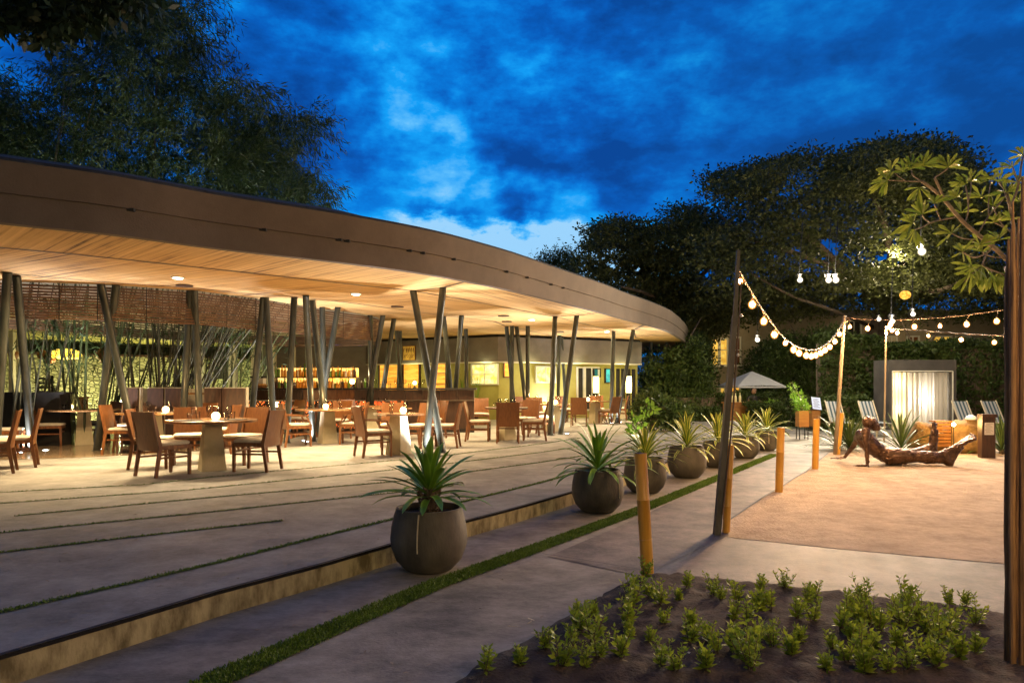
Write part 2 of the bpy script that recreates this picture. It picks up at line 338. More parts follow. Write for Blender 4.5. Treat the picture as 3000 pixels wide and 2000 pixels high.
def stripes(name, c1, c2, n):
    m, nt, p = newmat(name); uv = nt.nodes.new('ShaderNodeUVMap'); w = nt.nodes.new('ShaderNodeTexWave'); w.bands_direction = 'X'; w.inputs['Scale'].default_value = n; L(nt, uv.outputs[0], w.inputs['Vector'])
    r = nt.nodes.new('ShaderNodeValToRGB'); r.color_ramp.interpolation = 'CONSTANT'; r.color_ramp.elements[0].color = (*c1,1); r.color_ramp.elements[1].position = .5; r.color_ramp.elements[1].color = (*c2,1)
    L(nt, w.outputs['Fac'], r.inputs['Fac']); L(nt, r.outputs[0], p.inputs['Base Color']); p.inputs['Roughness'].default_value = .8; return m
M['stripe'] = stripes('striped_canvas', (.04,.08,.11), (.38,.40,.42), 1.3)
# ================================================================== GROUND
def low(px, py): return G(px, py, LOW)
kerb = [G(*p) for p in [(-1300,2299),(0,1919),(383,1807),(638,1731),(957,1648),(1148,1593),(1372,1523),(1500,1490),(1679,1439),(1830,1391),(2010,1335),(2180,1285),(2250,1262),(2190,1240),(1960,1205)]]
# terrace slab
poly = [(v.x, v.y) for v in kerb] + [(9, 45), (-40, 45), (-40, -2), (-6, -2)]
mb = MB().sheet(poly, 0.0)
o = struct('terrace', mb, M['concrete'])
mb = MB()
for a, b in zip(kerb[:-1], kerb[1:]):
    mb.add([(a.x,a.y,LOW-.06),(b.x,b.y,LOW-.06),(b.x,b.y,-.020),(a.x,a.y,-.020)], [(0,1,2,3)])
struct('kerb', mb, M['kerbface'])
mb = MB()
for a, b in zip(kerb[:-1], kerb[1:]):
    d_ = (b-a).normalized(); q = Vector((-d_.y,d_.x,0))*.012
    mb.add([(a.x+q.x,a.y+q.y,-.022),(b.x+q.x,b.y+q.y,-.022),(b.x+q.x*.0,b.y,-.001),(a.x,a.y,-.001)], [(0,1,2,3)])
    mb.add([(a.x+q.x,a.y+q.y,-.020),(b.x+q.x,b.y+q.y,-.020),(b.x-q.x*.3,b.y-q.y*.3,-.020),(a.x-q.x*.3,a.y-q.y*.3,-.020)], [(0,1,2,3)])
struct('kerb_black_edging', mb, M['black'])  # recessed strip of black edging along the top of the kerb
def ribbon(pts, wid, z, mbx=None, side=None):
    mbx = mbx or MB(); n = len(pts); Lf = []; Rt = []
    for i in range(n):
        d = (pts[min(i+1,n-1)] - pts[max(i-1,0)]); d.z = 0; d.normalize(); q = Vector((-d.y, d.x, 0))
        w = wid/2; c = Vector((pts[i].x, pts[i].y, z))
        Lf.append(c + q*w); Rt.append(c - q*w)
    mbx.add(Lf + Rt, [(i, n+i, n+i+1, i+1) for i in range(n-1)]); return mbx
struct('kerb_edge', ribbon([k + Vector((-.004,.012,0)) for k in kerb[:13]], .028, .004), M['black'])
# interior polished floor
fl = [(-400,1362),(0,1347),(200,1341),(430,1331),(620,1318),(800,1302),(900,1270),(900,1215),(-400,1215)]
struct('polished_floor', MB().sheet([(G(*p).x, G(*p).y) for p in fl], .004), M['polished'])
# one ground sheet to the horizon, dropping gently behind the planters
NX, NY = 90, 110; xs = np.linspace(-1,1,NX); ys = np.linspace(0,1,NY)
V = []
for j in range(NY):
    y = -8 + 400*ys[j]**2.2
    for i in range(NX):
        x = 300*np.sign(xs[i])*abs(xs[i])**2
        t = min(max((y-23.5)/7.5,0),1); V.append((x, y, -.175 - .72*t*t*(3-2*t)))
Q = np.array([(j*NX+i, j*NX+i+1, (j+1)*NX+i+1, (j+1)*NX+i) for j in range(NY-1) for i in range(NX-1)])
tag(npmesh('ground', V, Q, M['ground']), kind='structure')
def ground_z(y):
    t = min(max((y-23.5)/7.5,0),1); return -.175 - .72*t*t*(3-2*t)
# lower path
pz = LOW
pp = [(v.x-.02, v.y) for v in kerb[:13]] + [(5.2, 22), (14, 22.5), (22, 22.5), (22, -3), (-6, -3)]
struct('path', MB().sheet(pp, pz), M['path'])
slab = [low(*p) for p in [(1604,1630),(1880,1688),(2134,1568),(2134,1529),(2244,1453),(2362,1383),(2426,1329),(2280,1330)]]
slab += [low(*p) for p in [(1990,1460),(1800,1548)]]
struct('path_slab', MB().sheet([(v.x,v.y) for v in slab], pz+.004), M['slab'])
fr = [low(*p) for p in [(1880,1690),(2131,1575),(2488,1613),(2940,1654),(3300,1690)]]+[Vector((6,4.2,0)), Vector((6,3.0,0))]+[low(*p) for p in [(3300,1850),(2940,1803),(2556,1756),(2148,1711)]]
struct('paving_strip', MB().sheet([(v.x,v.y) for v in fr], pz+.008), M['slab'])
# raked sand
sd = [low(*p) for p in [(2134,1576),(2134,1529),(2244,1453),(2362,1383),(2426,1329),(2470,1318)]] + [Vector((7.0,15.4,0)), Vector((11.5,15.8,0)), Vector((14,12,0)), Vector((9,5,0))] + [low(3300,1690), low(2940,1654), low(2488,1613)]
bx0 = min(v.x for v in sd); 
def inpoly(x, y, P):
    c = False; j = len(P)-1
    for i in range(len(P)):
        if (P[i][1] > y) != (P[j][1] > y) and x < (P[j][0]-P[i][0])*(y-P[i][1])/(P[j][1]-P[i][1])+P[i][0]: c = not c
        j = i
    return c
mb = MB().sheet([(v.x,v.y) for v in sd], pz+.012); sand = struct('sand', mb, M['sand'])
# sand edge cracks
cr = [low(*p) for p in [(2134,1529),(2160,1512),(2190,1489),(2215,1475),(2244,1453),(2290,1428),(2330,1402),(2362,1383),(2395,1356),(2426,1329)]]
cr = [c + Vector((random.uniform(-.012,.012),0,0)) for c in cr]
struct('path_joint', ribbon(cr, .022, pz+.016), M['black'])
struct('path_joint', ribbon([low(*p) for p in [(1985,1684),(2060,1700),(2148,1711),(2290,1722),(2420,1739),(2556,1756),(2700,1772),(2940,1803),(3100,1830)]], .022, pz+.016), M['black'])
struct('path_joint', ribbon([low(*p) for p in [(1590,1626),(1700,1643),(1876,1672)]], .010, pz+.016), M['black'])
# planting bed (bumpy soil)
bed = [low(*p) for p in [(1895,1690),(1985,1684),(2148,1711),(2420,1739),(2556,1756),(2940,1803),(3200,1835)]] + [Vector((4,2.2,0)), Vector((4,.5,0)), Vector((-.6,.5,0))] + [low(*p) for p in [(1200,2120),(1400,1958),(1570,1866),(1726,1771),(1835,1710)]]
bp = [(v.x, v.y) for v in bed]; res = .035
vi = {}; V = []; Fq = []
gx = np.arange(-.7, 4.1, res); gy = np.arange(.5, 5.3, res)
def soilz(x, y): return pz + .012 + .028*max(0, mnoise.noise(Vector((x*2.2,y*2.2,0)))+.25) + .02*mnoise.noise(Vector((x*9,y*9,3))) * 1.0 + .012*mnoise.noise(Vector((x*23,y*23,5)))
BPN=[Vector((p_[0],p_[1],0)) for p_ in bp]
def edged(x,y):
    p=Vector((x,y,0)); m_=9
    for k in range(len(BPN)):
        a_=BPN[k]; b_=BPN[(k+1)%len(BPN)]; e_=b_-a_; t_=max(0,min(1,(p-a_).dot(e_)/e_.length_squared)); m_=min(m_,(p-a_-e_*t_).length)
    return m_ if inpoly(x,y,bp) else -m_
for i, x in enumerate(gx):
    for j, y in enumerate(gy):
        e_ = edged(x, y) + .03*mnoise.noise(Vector((x*7,y*7,1)))
        if e_ > -.08:
            k_ = max(0,min(1,(e_+.04)/.10)); vi[(i,j)] = len(V); V.append((x, y, pz-.012 + k_*(.026+max(0,soilz(x,y)+.01-pz))))
for (i,j) in vi:
    if all(k in vi for k in ((i+1,j),(i+1,j+1),(i,j+1))): Fq.append((vi[(i,j)],vi[(i+1,j)],vi[(i+1,j+1)],vi[(i,j+1)]))
tag(npmesh('soil_bed', V, np.array(Fq), M['soil'], smooth=True), kind='structure')

# ------------------------------------------------------------------ grass joints
def grass_strip(name, pts, wid, z, dens, h, label):
    base = ribbon(pts, wid, z); b = base.build(name, M['grassbase'])
    seg = [(pts[i], pts[i+1], (pts[i+1]-pts[i]).length) for i in range(len(pts)-1)]; tot = sum(s[2] for s in seg); n = int(tot*wid*dens)
    P = []
    for a, c, l in seg:
        k = max(1, int(n*l/tot)); t = RNG.random(k)[:,None]; q = Vector((-(c-a).y,(c-a).x,0)).normalized()
        off = (RNG.random(k)-.5)[:,None]*wid*1.12 + RNG.normal(size=(k,1))*.008
        P.append(np.array(a)[None]*(1-t) + np.array(c)[None]*t + off*np.array(q)[None])
    P = np.concatenate(P); P[:,2] = z
    D = unit(np.stack([RNG.normal(size=len(P))*.45, RNG.normal(size=len(P))*.45, np.ones(len(P))], 1))
    V, Q = leaves(P, D, h*(.5+RNG.random(len(P))), .006+.004*RNG.random(len(P)))
    # merge base + blades into one mesh object
    bv = np.array([tuple(v) for v in base.v]); bq = np.array(base.f)
    V2 = np.concatenate([bv, V]); Q2 = np.concatenate([bq, Q + len(bv)])
    bpy.data.objects.remove(b); o = npmesh(name, V2, Q2, M['grass']); o.data.materials.append(M['grassbase'])
    mi = np.zeros(len(Q2), dtype=np.int32); mi[:len(bq)] = 1; o.data.polygons.foreach_set('material_index', mi)
    o['kind'] = 'stuff'; o['label'] = label; o['category'] = 'grass'; return o
up = [(430,2085),(555,2000),(957,1817),(1276,1683),(1500,1614),(1862,1487),(2100,1395),(2270,1327)]
lo = [(590,2085),(689,2000),(957,1890),(1276,1750),(1500,1655),(1869,1511),(2100,1409),(2270,1337)]
cl = [(low(*a)+low(*b))/2 for a, b in zip(up, lo)]
# fill in points
def dens_pts(p, step=.5):
    out = []
    for a, b in zip(p[:-1], p[1:]):
        n = max(1, int((b-a).length/step)); out += [a.lerp(b, i/n) for i in range(n)]
    return out + [p[-1]]
grass_strip('grass_strip', dens_pts(cl), .165, pz+.006, 26000, .018, 'wide strip of clipped grass running between the planters and the posts')
jl = [ [(-300,1455),(0,1443),(408,1421),(638,1396),(1276,1338),(1580,1301),(1700,1283)],
       [(-300,1492),(0,1475),(542,1437),(1167,1375),(1298,1360),(1580,1326),(1800,1293)],
       [(41,1512),(638,1456),(1167,1410),(1580,1355),(1900,1306)],
       [(-300,1588),(0,1561),(638,1498),(1167,1442),(1330,1423)],
       [(-300,1652),(0,1619),(383,1574),(829,1525)],
       [(-500,1906),(0,1794),(383,1708),(638,1648),(957,1568),(1155,1520),(1356,1470),(1580,1415),(1760,1366),(1960,1312)] ]
jw = [.02,.022,.026,.028,.035,.05]
nm = ['thin dark grass joint nearest the dining chairs', 'second grass joint out from the chairs, in the pale terrace', 'third grass joint, starting a little in from the left', 'fourth grass joint, passing behind the front planter', 'short grass joint that stops halfway across the terrace', 'broad grass joint nearest the terrace step']
for k in range(6):
    grass_strip('grass_joint', dens_pts([G(*p) for p in jl[k]]), jw[k], .004, 14000, .012, nm[k])

# ================================================================== PAVILION ROOF
def S3(px, py): 
    d = F*(SOF-CZ)/(HOR-py); return Vector((Xp(px,d), d, SOF))
Oe = [Vector((-16,1.2,SOF)), Vector((-11.5,4.2,SOF)), Vector((-8.2,6.1,SOF))] + [S3(*p) for p in [(0,644),(150,660),(300,675),(446,694),(600,716),(725,731),(898,750),(1046,768),(1195,788),(1300,805),(1376,820),(1450,835),(1509,848),(1669,888),(1768,913),(1828,931),(1892,947),(1924,956),(1958,967),(1980,979),(2000,993),(2010,1004),(2012,1010),(2004,1017),(1972,1026),(1930,1031)]]
Oe += [S3(1880,1034.5), S3(1828,1033.5), S3(1742,1023), S3(1710,1008), S3(1669,989)]
def smooth_poly(P, it=1):
    for _ in range(it):
        Q = [P[0]]
        for a, b in zip(P[:-1], P[1:]): Q += [a.lerp(b,.25), a.lerp(b,.75)]
        P = Q + [P[-1]]
    return P
Oe = smooth_poly(Oe, 1)
eA, eB, eC = S3(1376,820), S3(1768,913), S3(1892,947)
seam = [Vector((-17.2,2.8,SOF)), Vector((-12.2,5.9,SOF)), Vector((-9,7.8,SOF))] + [S3(*p) for p in [(0,724),(207,743),(383,761),(750,801),(1019,831)]]
AL, AR, BL, BR, CL, CR, DL, DR = [S3(*p) for p in [(1210,851),(1298,842),(1626,927),(1690,924),(1798,969),(1855,966),(1907,1002),(1954,1002)]]
def idx(P, v): return min(range(len(P)), key=lambda i: (P[i]-v).length)
iA, iB, iC = idx(Oe,eA), idx(Oe,eB), idx(Oe,eC)
blind = [S3(*p) for p in [(60,825),(287,833),(430,842),(574,852),(750,874),(845,889),(939,904),(1006,912),(1083,923),(1115,933)]]
blind = [Vector((-14.5,8.6,SOF)), Vector((-11.2,10.6,SOF))] + blind
canopy = thing('canopy_roof', 'huge curved flat canopy roof with rendered edge band and reed ceiling over the restaurant terrace', 'roof', (0, 14, SOF))
def panel(P, dirv, name='soffit_panel'):
    mb = MB().sheet([(p.x,p.y) for p in P], SOF)
    mb.f = [tuple(reversed(f)) for f in mb.f]
    o = mb.build(name, M['reed'], canopy, off=canopy.location)
    d = Vector((dirv[0],dirv[1])).normalized(); q = Vector((-d.y,d.x))
    u = o.data.uv_layers.new(name='UVMap'); loc = canopy.location
    for lp in o.data.loops:
        c = o.data.vertices[lp.vertex_index].co; x, y = c.x+loc.x, c.y+loc.y
        u.data[lp.index].uv = (x*d.x+y*d.y, x*q.x+y*q.y)
    return o
panel(Oe[:iA+1] + [AR, AL] + list(reversed(seam)), (.73,-.69))
panel(Oe[iA:iB+1] + [BR, BL, S3(1350,876), AL, AR], (.46,.89))
panel(Oe[iB:iC+1] + [CR, CL, S3(1669,938), BL, BR], (.85,-.5))
panel([eC] + Oe[iC+1:idx(Oe,S3(1972,1026))+1] + [DR, DL, CL, CR], (.5,.87))
panel(seam + [AL] + [S3(1204,905), S3(1140,912)] + list(reversed(blind[:-1])), (.87,-.5))
inner = [AL, S3(1350,876), BL, S3(1669,938), CL, DL, DR, S3(1972,1026)] + Oe[idx(Oe,S3(1930,1031)):] + [gd(1740,27.4,SOF), gd(1459,25.4,SOF), gd(1060,28.8,SOF), gd(1000,26.5,SOF), blind[-1], blind[-2], S3(1140,912), S3(1204,905)]
panel(inner, (.62,.78))
# fascia: two bands, upper one standing slightly proud, and a dark capping
Os = Oe
def outnorm(P, i):
    d = P[min(i+1,len(P)-1)] - P[max(i-1,0)]; return Vector((d.y,-d.x,0)).normalized()
def band(name, z0, z1, o0, o1, m, label=None, thick=.12):
    mb = MB(); n = len(Os); A=[];B=[];Cc=[];D=[]
    for i,p in enumerate(Os):
        q = outnorm(Os,i); b = Vector((p.x,p.y,0))
        A.append(b+q*o0+Vector((0,0,z0))); B.append(b+q*o1+Vector((0,0,z1))); Cc.append(b+q*(o1-thick)+Vector((0,0,z1))); D.append(b+q*(o0-thick)+Vector((0,0,z0)))
    mb.add(A+B+Cc+D, [f for i in range(n-1) for f in ((i,i+1,n+i+1,n+i),(n+i,n+i+1,2*n+i+1,2*n+i),(2*n+i,2*n+i+1,3*n+i+1,3*n+i),(3*n+i,3*n+i+1,i+1,i))])
    o = mb.build(name, m, canopy, off=canopy.location, smooth='auto'); 
    if label: o['label'] = label
    return o
band('lower_fascia', SOF-.03, SOF+.30, 0.0, 0.0, M['fascia'])
band('upper_fascia', SOF+.304, SOF+.655, .022, .07, M['fascia'])
band('roof_edge', SOF+.658, SOF+.70, .05, .03, M['roofdark'])
# low domed roof top
rc = [p for p in Os]; n = len(rc); cen = Vector((-6,17,0))
mb = MB(); ringA = []; ringB = []; ringC = []
for i, p in enumerate(rc):
    q = outnorm(rc, i); f_ = max(0,min(1,(13.6-p.y)/3.2)) if p.x < 2 else 0; ringA.append(Vector((p.x,p.y,SOF+.69)) - q*.02); ringB.append(Vector((p.x,p.y,SOF+.71+.30*f_)) - q*1.0); ringC.append(Vector((p.x,p.y,SOF+.72+.45*f_)) - q*2.2)
mb.add(ringA+ringB+ringC, [(i,i+1,n+i+1,n+i) for i in range(n-1)] + [(n+i,n+i+1,2*n+i+1,2*n+i) for i in range(n-1)])
mb.build('roof_top', M['roofdark'], canopy, off=canopy.location)
mb = MB().sheet([(p.x,p.y) for p in rc[3:] + [S3(1591,969), S3(1400,974), S3(1121,992)] + list(reversed(blind[2:]))], SOF+.45)
mb.build('roof_deck', M['roofdark'], canopy, off=canopy.location)
# rust/stain drips and joint shadow gap marks are real little weep outlets
for px, py in [(383,613),(770,672),(985,704),(1012,706),(1190,735),(1232,741),(1322,759),(1463,797),(1527,813),(1600,833),(1637,843)]:
    k = F*(SOF+.30-CZ)/(HOR-py); p = Vector((Xp(px,k),k,SOF+.30)); i = idx(Os, p); q = outnorm(Os,i)
    near = min(((Os[j], Os[j+1]) for j in range(len(Os)-1)), key=lambda e: (Vector(((e[0]+e[1])/2)) - p).length)
    dd = (near[1]-near[0]); t = max(0,min(1,(p-near[0]).dot(dd)/dd.length_squared)); c = near[0]+dd*t
    MB().box(Vector((c.x,c.y,SOF+.292))+q*.004, (.10,.05,.035)).build('weep_outlet', M['black'], canopy, off=canopy.location)
# seams (dark reed joints)
def seamline(P, w=.035, dark=True):
    w = max(w, .055)
    mb = ribbon(P, w, SOF-.006); mb.f = [tuple(reversed(f)) for f in mb.f]
    mb.build('ceiling_seam', M['darkwood'], canopy, off=canopy.location)
seamline(seam + [AL], .07)
seamline([AL, AR, eA], .03); seamline([AL, S3(1350,876), BL], .03); seamline([BL, BR, eB], .03)
seamline([BL, S3(1669,938), CL], .03); seamline([CL, CR, eC], .03); seamline([CR, S3(1863,988), DL, DR], .03)
seamline([S3(*p) for p in [(-200,790),(38,801),(287,824),(574,843),(700,858),(859,869),(1019,885),(1178,907),(1338,928),(1450,942),(1478,953),(1615,982)]], .03)
# recessed rim where the courtyard opening starts
mb = MB()
for a, b in zip(blind[:-1], blind[1:]): mb.add([(a.x,a.y,SOF-.002),(b.x,b.y,SOF-.002),(b.x,b.y,SOF+.62),(a.x,a.y,SOF+.62)], [(0,1,2,3)])
mb.build('opening_rim', M['plaster'], canopy, off=canopy.location)
# downlights and ceiling discs
def disc(px, py, r, m, name, z=-.012, ring=True):
    p = S3(px,py); o = MB().lathe([(1e-4,-.0),(r,-.0),(r,.02),(1e-4,.02)], 20, p+Vector((0,0,z-.02))).build(name, m, canopy, off=canopy.location)
    return p
DOWN = [(521,811),(1043,859),(1558,935),(1778,970)]
for px, py in DOWN:
    p = disc(px,py,.075,M['e_down'],'downlight', z=-.012)
    MB().lathe([(.078,-.02),(.11,-.02),(.11,.0),(.078,.0),(.078,-.02)], 20, p+Vector((0,0,-.001))).build('downlight_ring', M['whitepaint'], canopy, off=canopy.location)
for px, py in [(540,835),(1164,897),(1485,941),(1475,924),(1640,971),(1722,991),(1783,1001)]:
    disc(px,py,.15,M['darkwood'],'ceiling_speaker', z=-.002)

# ================================================================== STEEL COLUMNS
COL = [ # base(px,py), top(px,py), label
 ((-12,1316),(22,797),'leaning grey steel column at the far left edge of the photo'),
 ((95,1323),(48,806),'leaning steel column just right of the leftmost one, lit pale at its foot'),
 ((395,1300),(295,831),'steel column leaning left, front leg of the X behind the left tables'),
 ((286,1300),(340,834),'steel column leaning right, back leg of the X behind the left tables'),
 ((534,1290),(557,850),'left leg of the narrow pair that stands behind the dark booths'),
 ((588,1288),(569,850),'right leg of the narrow pair that stands behind the dark booths'),
 ((733,1262),(772,871),'left leg of the dark pair before the left end of the bar'),
 ((803,1262),(779,871),'right leg of the dark pair before the left end of the bar'),
 ((840,1297),(862,871),'steel column near the bar, left of three, with a white lit foot'),
 ((917,1292),(896,864),'steel column near the bar, middle of three, brightly lit foot'),
 ((958,1278),(915,878),'steel column near the bar, right of three, leaning to the left'),
 ((952,1224),(944,899),'nearly upright column seen above the left bottles'),
 ((936,1224),(990,899),'column leaning right above the bar bottles'),
 ((1090,1215),(1084,923),'upright column at the end of the slatted screen'),
 ((1070,1222),(1122,923),'column leaning right past the end of the slatted screen'),
 ((1112,1212),(1154,933),'column leaning right before the orange doorway'),
 ((1178,1196),(1162,968),'thin far column before the orange doorway, leaning left'),
 ((1166,1196),(1172,969),'thin far upright column before the orange doorway'),
 ((1298,1326),(1210,851),'big crossed column at the terrace front leaning left, behind its twin'),
 ((1245,1330),(1298,842),'big crossed column at the terrace front leaning right, foot lit white'),
 ((1331,1257),(1300,926),'column just behind the big crossed pair, leaning left'),
 ((1325,1258),(1352,923),'column just behind the big crossed pair, leaning right'),
 ((1368,1200),(1365,963),'thin dark upright column before the yellow window'),
 ((1508,1212),(1484,956),'left column of the four-leg cluster at the building corner'),
 ((1498,1216),(1500,954),'second column of the four-leg cluster at the building corner'),
 ((1544,1214),(1513,956),'third column of the four-leg cluster, leaning left'),
 ((1546,1210),(1546,954),'upright column right of the four-leg cluster'),
 ((1612,1275),(1626,927),'upright column of the middle front pair'),
 ((1642,1272),(1690,924),'right leaning column of the middle front pair with lit foot'),
 ((1634,1215),(1639,982),'thin column hidden behind the middle front pair'),
 ((1660,1212),(1645,985),'thin far column leaning left behind the middle front pair'),
 ((1712,1198),(1694,994),'thin far column leaning left before the screens'),
 ((1732,1196),(1737,1002),'far column next to the left glowing lamp'),
 ((1762,1192),(1774,1018),'far column next to the blue screen'),
 ((1789,1238),(1798,969),'upright column of the right front pair'),
 ((1807,1238),(1855,966),'right leaning column of the right front pair with lit foot'),
 ((1914,1196),(1907,1002),'left column of the last pair under the roof tip'),
 ((1926,1196),(1954,1002),'right column of the last pair under the roof tip')]
for (b, t, lab) in COL:
    B_, T_ = G(*b), S3(*t)
    if abs(B_.y-T_.y) > 1.7:
        dn = T_.y + (.7 if B_.y > T_.y else -.7); yn = HOR + F*CZ/dn; k_ = (yn-t[1])/(b[1]-t[1]); B_ = gd(t[0]+(b[0]-t[0])*k_, dn)
    o = thing('steel_column', lab, 'column', B_, 0, 'steel columns under the canopy')
    MB().tube([B_, T_+Vector((0,0,-.004))], .066, 20, cap=False).build('shaft', M['steel'], o, off=B_, smooth=True)
    MB().lathe([(1e-4,.002),(.085,.002),(.085,.012),(.07,.014)], 20, B_).build('base_plate', M['steel'], o, off=B_)
# in-ground uplights
UPL = [(40,1328),(155,1318),(358,1296),(560,1284),(860,1290),(893,1295),(1222,1325),(1306,1342),(1345,1258),(1622,1272),(1700,1268),(1795,1240),(1830,1236),(1520,1225),(770,1262)]
UPD = ['beside the leftmost column','on the floor by the second column from the left','by the X columns behind the left tables','behind the dark booths','left one near the bar columns','right one near the bar columns','at the left of the big crossed columns','behind the front agave leaves','behind the big crossed columns','between the middle front pair','right of the middle front pair','left one by the right front pair','right one by the right front pair','at the four-leg cluster','before the left end of the bar']
BASES = [o_.location.copy() for o_ in bpy.data.objects if o_.name.startswith('steel_column') and not o_.parent]
for (px,py), ds in zip(UPL, UPD):
    p = G(px,py); nb_ = min(BASES, key=lambda b_: (b_-p).length); p = nb_ + (p-nb_ if (p-nb_).length > .05 else Vector((0,-1,0))).normalized()*.24; o = thing('ground_uplight', 'small round glowing floor uplight ' + ds, 'floor light', p, 0, 'uplights set in the terrace floor')
    MB().lathe([(1e-4,.006),(.05,.006),(.05,.012),(1e-4,.014)], 16, p).build('lens', M['e_up'], o, off=p)
    MB().lathe([(.052,.002),(.075,.002),(.075,.010),(.052,.012)], 16, p).build('ring', M['metalthin'], o, off=p)
    lamp('SPOT', p+Vector((0,0,.03)), UPW, (.96,.96,1), .03, 125, 1.0, p+Vector((0,0,3)), o, 'uplight')
# ================================================================== FURNITURE
def make_chair(name, label, arms=False):
    t = thing(name, label, 'chair')
    # seat frame
    f = MB(); f.box((0,.0,.40),(.47,.47,.055)); f.build('seat_frame', M['wood'], t)
    cu = MB()
    prof = [(.225,.428),(.236,.44),(.236,.462),(.215,.478),(.12,.484),(1e-4,.485)]
    # rounded square cushion
    n=28; vs=[]; fs=[]
    for r,z in prof:
        for k in range(n):
            a=2*PI*k/n; c,s_=math.cos(a),math.sin(a); e=.28
            vs.append((r*math.copysign(abs(c)**e,c), r*math.copysign(abs(s_)**e,s_)+.005, z))
    for i in range(len(prof)-1):
        for k in range(n): fs.append((i*n+k,i*n+(k+1)%n,(i+1)*n+(k+1)%n,(i+1)*n+k))
    cu.add(vs,fs); cu.build('cushion', M['cushion'], t, smooth='auto')
    # back panel, gently bowed and raked
    b = MB(); NX_=8; rows=[(.36,-.238),(.50,-.252),(.70,-.285),(.895,-.335)]
    vs=[]; 
    for th in (0,-.024):
        for z,y in rows:
            for i in range(NX_+1):
                u=i/NX_*2-1; vs.append((u*.232, y+th-.018*(1-u*u), z))
    w=NX_+1; m_=len(rows); fs=[]
    for i in range(m_-1):
        for k in range(NX_):
            a=i*w+k; fs.append((a,a+w,a+w+1,a+1)); a2=a+m_*w; fs.append((a2,a2+1,a2+w+1,a2+w))
    for k in range(NX_):
        fs.append((k,k+1,k+1+m_*w,k+m_*w)); a=(m_-1)*w+k; fs.append((a,a+m_*w,a+1+m_*w,a+1))
    b.add(vs,fs); b.build('backrest', M['woodpanel'], t, smooth='auto')
    for s in (-1,1):
        MB().bar((s*.218,.212,.42),(s*.214,.216,.0),.045,.045,.036,.036,up=Vector((0,1,0))).build('leg', M['wood'], t)
        q = MB(); q.bar((s*.236,-.236,.42),(s*.236,-.30,.0),.032,.052,.030,.038,up=Vector((0,1,0))); q.bar((s*.2362,-.2365,.405),(s*.2362,-.345,.90),.030,.052,.026,.030,up=Vector((0,1,0)))
        q.build('leg', M['wood'], t)
        MB().bar((s*.222,.205,.26),(s*.222,-.262,.26),.020,.026).build('stretcher', M['wood'], t)
        if arms:
            a = MB(); a.bar((s*.245,-.27,.655),(s*.252,.13,.635),.045,.024); a.bar((s*.252,.125,.628),(s*.238,.222,.43),.034,.034,.03,.03,up=Vector((0,1,0))); a.build('armrest', M['wood'], t)
    MB().bar((-.205,.212,.30),(.205,.212,.30),.02,.026).build('stretcher', M['wood'], t)
    return t
P_CH = make_chair('dining_chair', 'x'); P_AC = make_chair('armchair', 'x', True)
used = set()
CHG = 'wooden dining chairs on the terrace'
def chair(px, d, face, label, arms=False):
    p = gd(px, d); rz = math.atan2(-face[0], face[1]); src = P_AC if arms else P_CH
    if src.name not in used:
        used.add(src.name); kids_ = kids(src); KC[src.name] = [(c, kids(c)) for c in kids_]
        src.location = p; src.rotation_euler = (0,0,rz); tag(src, label, 'chair', CHG); return src
    return dup(src, p, rz, label, CHG)
def make_table(name, label, r, square=False, top='tabletop'):
    t = thing(name, label, 'table', group='stone-based dining tables')
    if square: MB().box((0,0,.7325),(2*r,2*r,.035)).build('tabletop', M[top], t)
    else: MB().lathe([(1e-4,.715),(r-.01,.715),(r,.72),(r,.745),(r-.008,.75),(1e-4,.75)], 48).build('tabletop', M[top], t, smooth='auto')
    MB().box((0,0,.356),(.34,.34,.708),Matrix.Rotation(.6,3,'Z'),taper=.66).build('pedestal', M['pedestal'], t)
    return t
def glass_mesh():
    return MB().lathe([(.034,.0),(.034,.003),(.005,.008),(.004,.09),(.012,.10),(.034,.125),(.040,.155),(.034,.195),(.030,.205)], 14)
P_WG = glass_mesh().build('wine_glass', M['glass'], smooth=True); P_WG.hide_render=False
P_TU = MB().lathe([(1e-4,.002),(.028,.002),(.034,.11)], 14).build('water_glass', M['glass'], smooth=True)
P_GL = MB().lathe([(.025,.0),(.05,.02),(.06,.05),(.052,.085),(.03,.105),(.02,.11)], 16).build('candle_globe', M['e_globe'], smooth=True)
P_MAT = MB().box((0,0,.004),(.34,.26,.006)).build('place_mat', M['blackwood'])
first = set()
def put(src, loc, label, cat, group, rz=0.0, scale=1.0):
    if src.name in first: o = src.copy(); C.objects.link(o)
    else: o = src; first.add(src.name)
    o.location = loc; o.rotation_euler = (0,0,rz); o.scale = (scale,)*3; tag(o, label, cat, group); return o
TB = {}
def table(key, px, d, r, lab, square=False, rz=0.0, n_glass=2, mats=(), top='tabletop', candle=True, gl=None, cpx=None):
    t = make_table('dining_table', lab, r, square, top); p = gd(px,d); t.location = p; t.rotation_euler=(0,0,rz); TB[key] = p
    where = gl or key
    if candle:
        c = p + Vector((0 if cpx is None else Xp(cpx,d)-p.x, -.02, .75)); put(P_GL, c, 'glowing round glass candle on the ' + where, 'candle', 'glowing candle globes')
        lamp('POINT', c+Vector((0,0,.2)), CANW, (1,.62,.27), .05, name='candle_light')
    k = 0
    for a in range(n_glass):
        ang = a*2*PI/n_glass + .6; q = p + Vector((math.cos(ang)*r*.38, math.sin(ang)*r*.38, .75))
        put(P_WG, q, 'clear stemmed wine glass on the ' + where, 'glass', 'wine glasses on the ' + where)
        q2 = p + Vector((math.cos(ang+.4)*r*.55, math.sin(ang+.4)*r*.55, .75))
        put(P_TU, q2, 'small clear tumbler on the ' + where, 'glass', 'tumblers on the ' + where)
    for (ox, oy, mrz, md) in mats:
        put(P_MAT, p + Vector((ox,oy,.75)), 'black place mat on the ' + where + md, 'place mat', 'black place mats', mrz)
    return p
